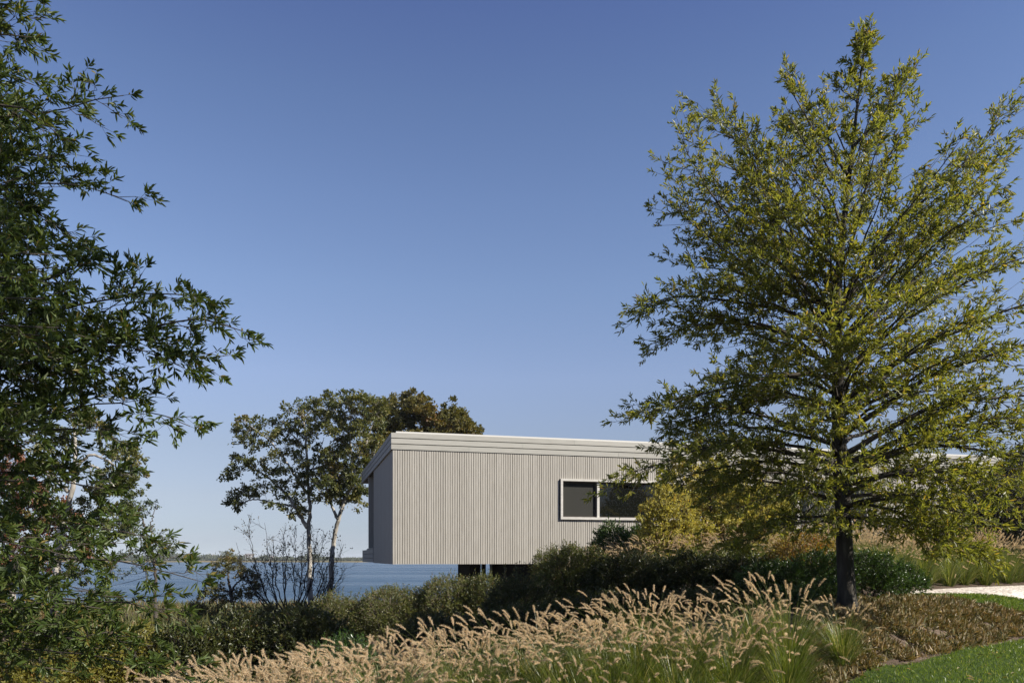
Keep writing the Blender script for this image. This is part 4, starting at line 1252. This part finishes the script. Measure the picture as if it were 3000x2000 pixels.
G3 = 'fountain grass clumps of the bed beside the gravel path'
L3 = 'fountain grass clump with tan plumes in the bed beyond the gravel path'
p3 = [clump_proto(300 + k, L3, G3, height=1.0, nbl=340, npl=46, plume_len=.16, lean_dir=(-.35, 0)) for k in range(3)]
bed = []
gf = np.array(grav_far)
for j, y in enumerate(np.arange(16.3, 25.5, .56)):
    for x in np.arange(7.0, 17.5, .54):
        xx = x + .27 * (j % 2) + U(-.12, .12); yy = y + U(-.12, .12)
        u = CX + xx / yy * F
        lim = np.interp(xx, gf[:, 0], gf[:, 1])
        if 2470 < u < 3060 and yy > lim + .42:
            bed.append((xx, yy))
place_clumps(p3, bed, L3, G3)

# low brown sedge between the two pieces of lawn
sed = MB()
n_t = 2900
k = 0
while k < n_t:
    s = U(-1.2, 9.5); dd = U(.08, 2.6)
    q = LA + LD * s + np.array([-.665, .748]) * dd
    u = CX + q[0] / q[1] * F
    near = np.interp(q[0], [p[0] for p in strip_near], [p[1] for p in strip_near]) if q[0] > 6.2 else 13.9
    if q[1] > near - .05 or u < 2380 or u > 3150:
        k += .02
        continue
    if math.sin(q[0] * 2.9 + math.sin(q[1] * 1.7)) * math.sin(q[1] * 3.3 + 1.2 * math.sin(q[0] * 1.3)) < U(-1.0, -.1):
        k += .02
        continue
    k += 1
    nb = 26
    z = gp(q[0], q[1], 0)
    lean_ = rng.normal(0, .9, (nb, 3)) * [1, 1, .15] + [-.25, 0, .75]
    ln = U(.05, .13, nb) * U(.7, 1.3)
    tn = np.clip(U(0, 1) * .6 + U(0, .45, nb), 0, 1)
    sed.leaves(z + rng.normal(0, .035, (nb, 3)) * [1, 1, 0], lean_, rng.normal(0, 1, (nb, 3)), ln, .0045, fold=.2, curl=.5, tint=tn)
tag(sed.build('sedge_ground_cover', M['sedge']), 'low tufted brown and green sedge between the lawn and the gravel path', 'ground cover', kind='stuff')

# trees and hedge beside the photographer: they shade the left branches and are mirrored in the long window
def canopy_tree(label, x, y, cx, cy, z0, z1, r, leafL, leafW, mat, n):
    base = gp(x, y)
    pl = Plant()
    pl.wood.tube(smooth_path([base - [0, 0, .1], base + [0, 0, 2.5], ((x + cx) / 2, (y + cy) / 2, z0), (cx, cy, z1 - .5)], 20), np.linspace(.14, .02, 20), 9)
    c = np.array([cx, cy, (z0 + z1) / 2])
    for k in range(16):
        a = k * 2.4; e = c + np.array([math.cos(a) * r * .85, math.sin(a) * r * .85, U(-.4, .4) * (z1 - z0)])
        m_ = (c + e) / 2 + [0, 0, .1]
        pl.wood.tube(smooth_path([c - [0, 0, .3], m_, e], 6), np.linspace(.035, .006, 6), 5)
    d = nrm(rng.normal(0, 1, (n, 3)))
    clump = np.sin(5 * d[:, 0] + 1) * np.sin(4 * d[:, 1]) * np.cos(5 * d[:, 2])
    p0 = c + d * (U(.2, 1, n) ** .5 * (1 + .25 * clump))[:, None] * [r, r, (z1 - z0) / 2]
    pl.twig(p0, p0 + nrm(d + rng.normal(0, .5, (n, 3))) * (.2 * U(.6, 1.3, n))[:, None])
    pl.finish_twigs(8, leafL, leafW, upb=.5)
    t = thing('willow_oak', label, 'tree', base)
    pl.wood.build('trunk', M['bark_dark_shade'], t, base, smooth=True)
    pl.leaf.build('crown', mat, t, base)


canopy_tree('leafy willow oak beside the photographer, just out of the picture, shading the left branches', 4.6, 1.2, 1.8, 4.6, CZ + 5.6, CZ + 8.3, 2.3, .09, .022, M['willow'], 1500)
for k, (hx_, hy_, hh) in enumerate(((15.6, -.6, 7.4), (18.4, 1.4, 7.7), (21.2, 3.5, 7.4), (24.0, 5.6, 7.6), (26.8, 7.7, 7.4))):
    shrub('tall_hedge_bush', 'tall amber green hedge bush mirrored in the long window', 'hedge', gp(hx_, hy_), 2.0, 1.6, hh, .16, .08, M['amber_leaf'], dens=.10, tw=.3, nst=5, group='tall hedge mirrored in the window')

fl = MB()
n = 150
fs, fd = U(-1.0, 9, n), np.where(U(0, 1, n) < .7, U(-2.6, 0, n), U(0, 2.2, n))
fx, fy = LA[0] + LD[0] * fs - .665 * fd, LA[1] + LD[1] * fs + .748 * fd
fl.leaves(np.stack([fx, fy, g(fx, fy) + np.where(fd < 0, .045, .09)], -1), rng.normal(0, 1, (n, 3)) * [1, 1, .12], rng.normal(0, .3, (n, 3)) + [0, 0, 1], U(.05, .10, n), U(.018, .035, n), curl=.3)
tag(fl.build('fallen_leaves', M['sedge']), 'dry tan leaves fallen on the lawn and sedge', 'fallen leaves', kind='stuff')

n1 = right_willow()
n2 = left_willow()
print('leaf quads', n1, n2, 'front clumps', len(row))

# ------------------------------------------------------------------ the air over the bay
hm = bpy.data.materials.new('bay_air')
hm.use_nodes = True
for nd in list(hm.node_tree.nodes):
    if nd.type == 'BSDF_PRINCIPLED':
        hm.node_tree.nodes.remove(nd)
vol = hm.node_tree.nodes.new('ShaderNodeVolumePrincipled')
vol.inputs['Color'].default_value = (.80, .88, 1.0, 1)
vol.inputs['Density'].default_value = .00014
hm.node_tree.links.new(vol.outputs[0], hm.node_tree.nodes['Material Output'].inputs['Volume'])
hz = MB().box(-4300, 4300, -80, 3700, -8.0, 14.5).build('haze', hm)
tag(hz, kind='stuff')
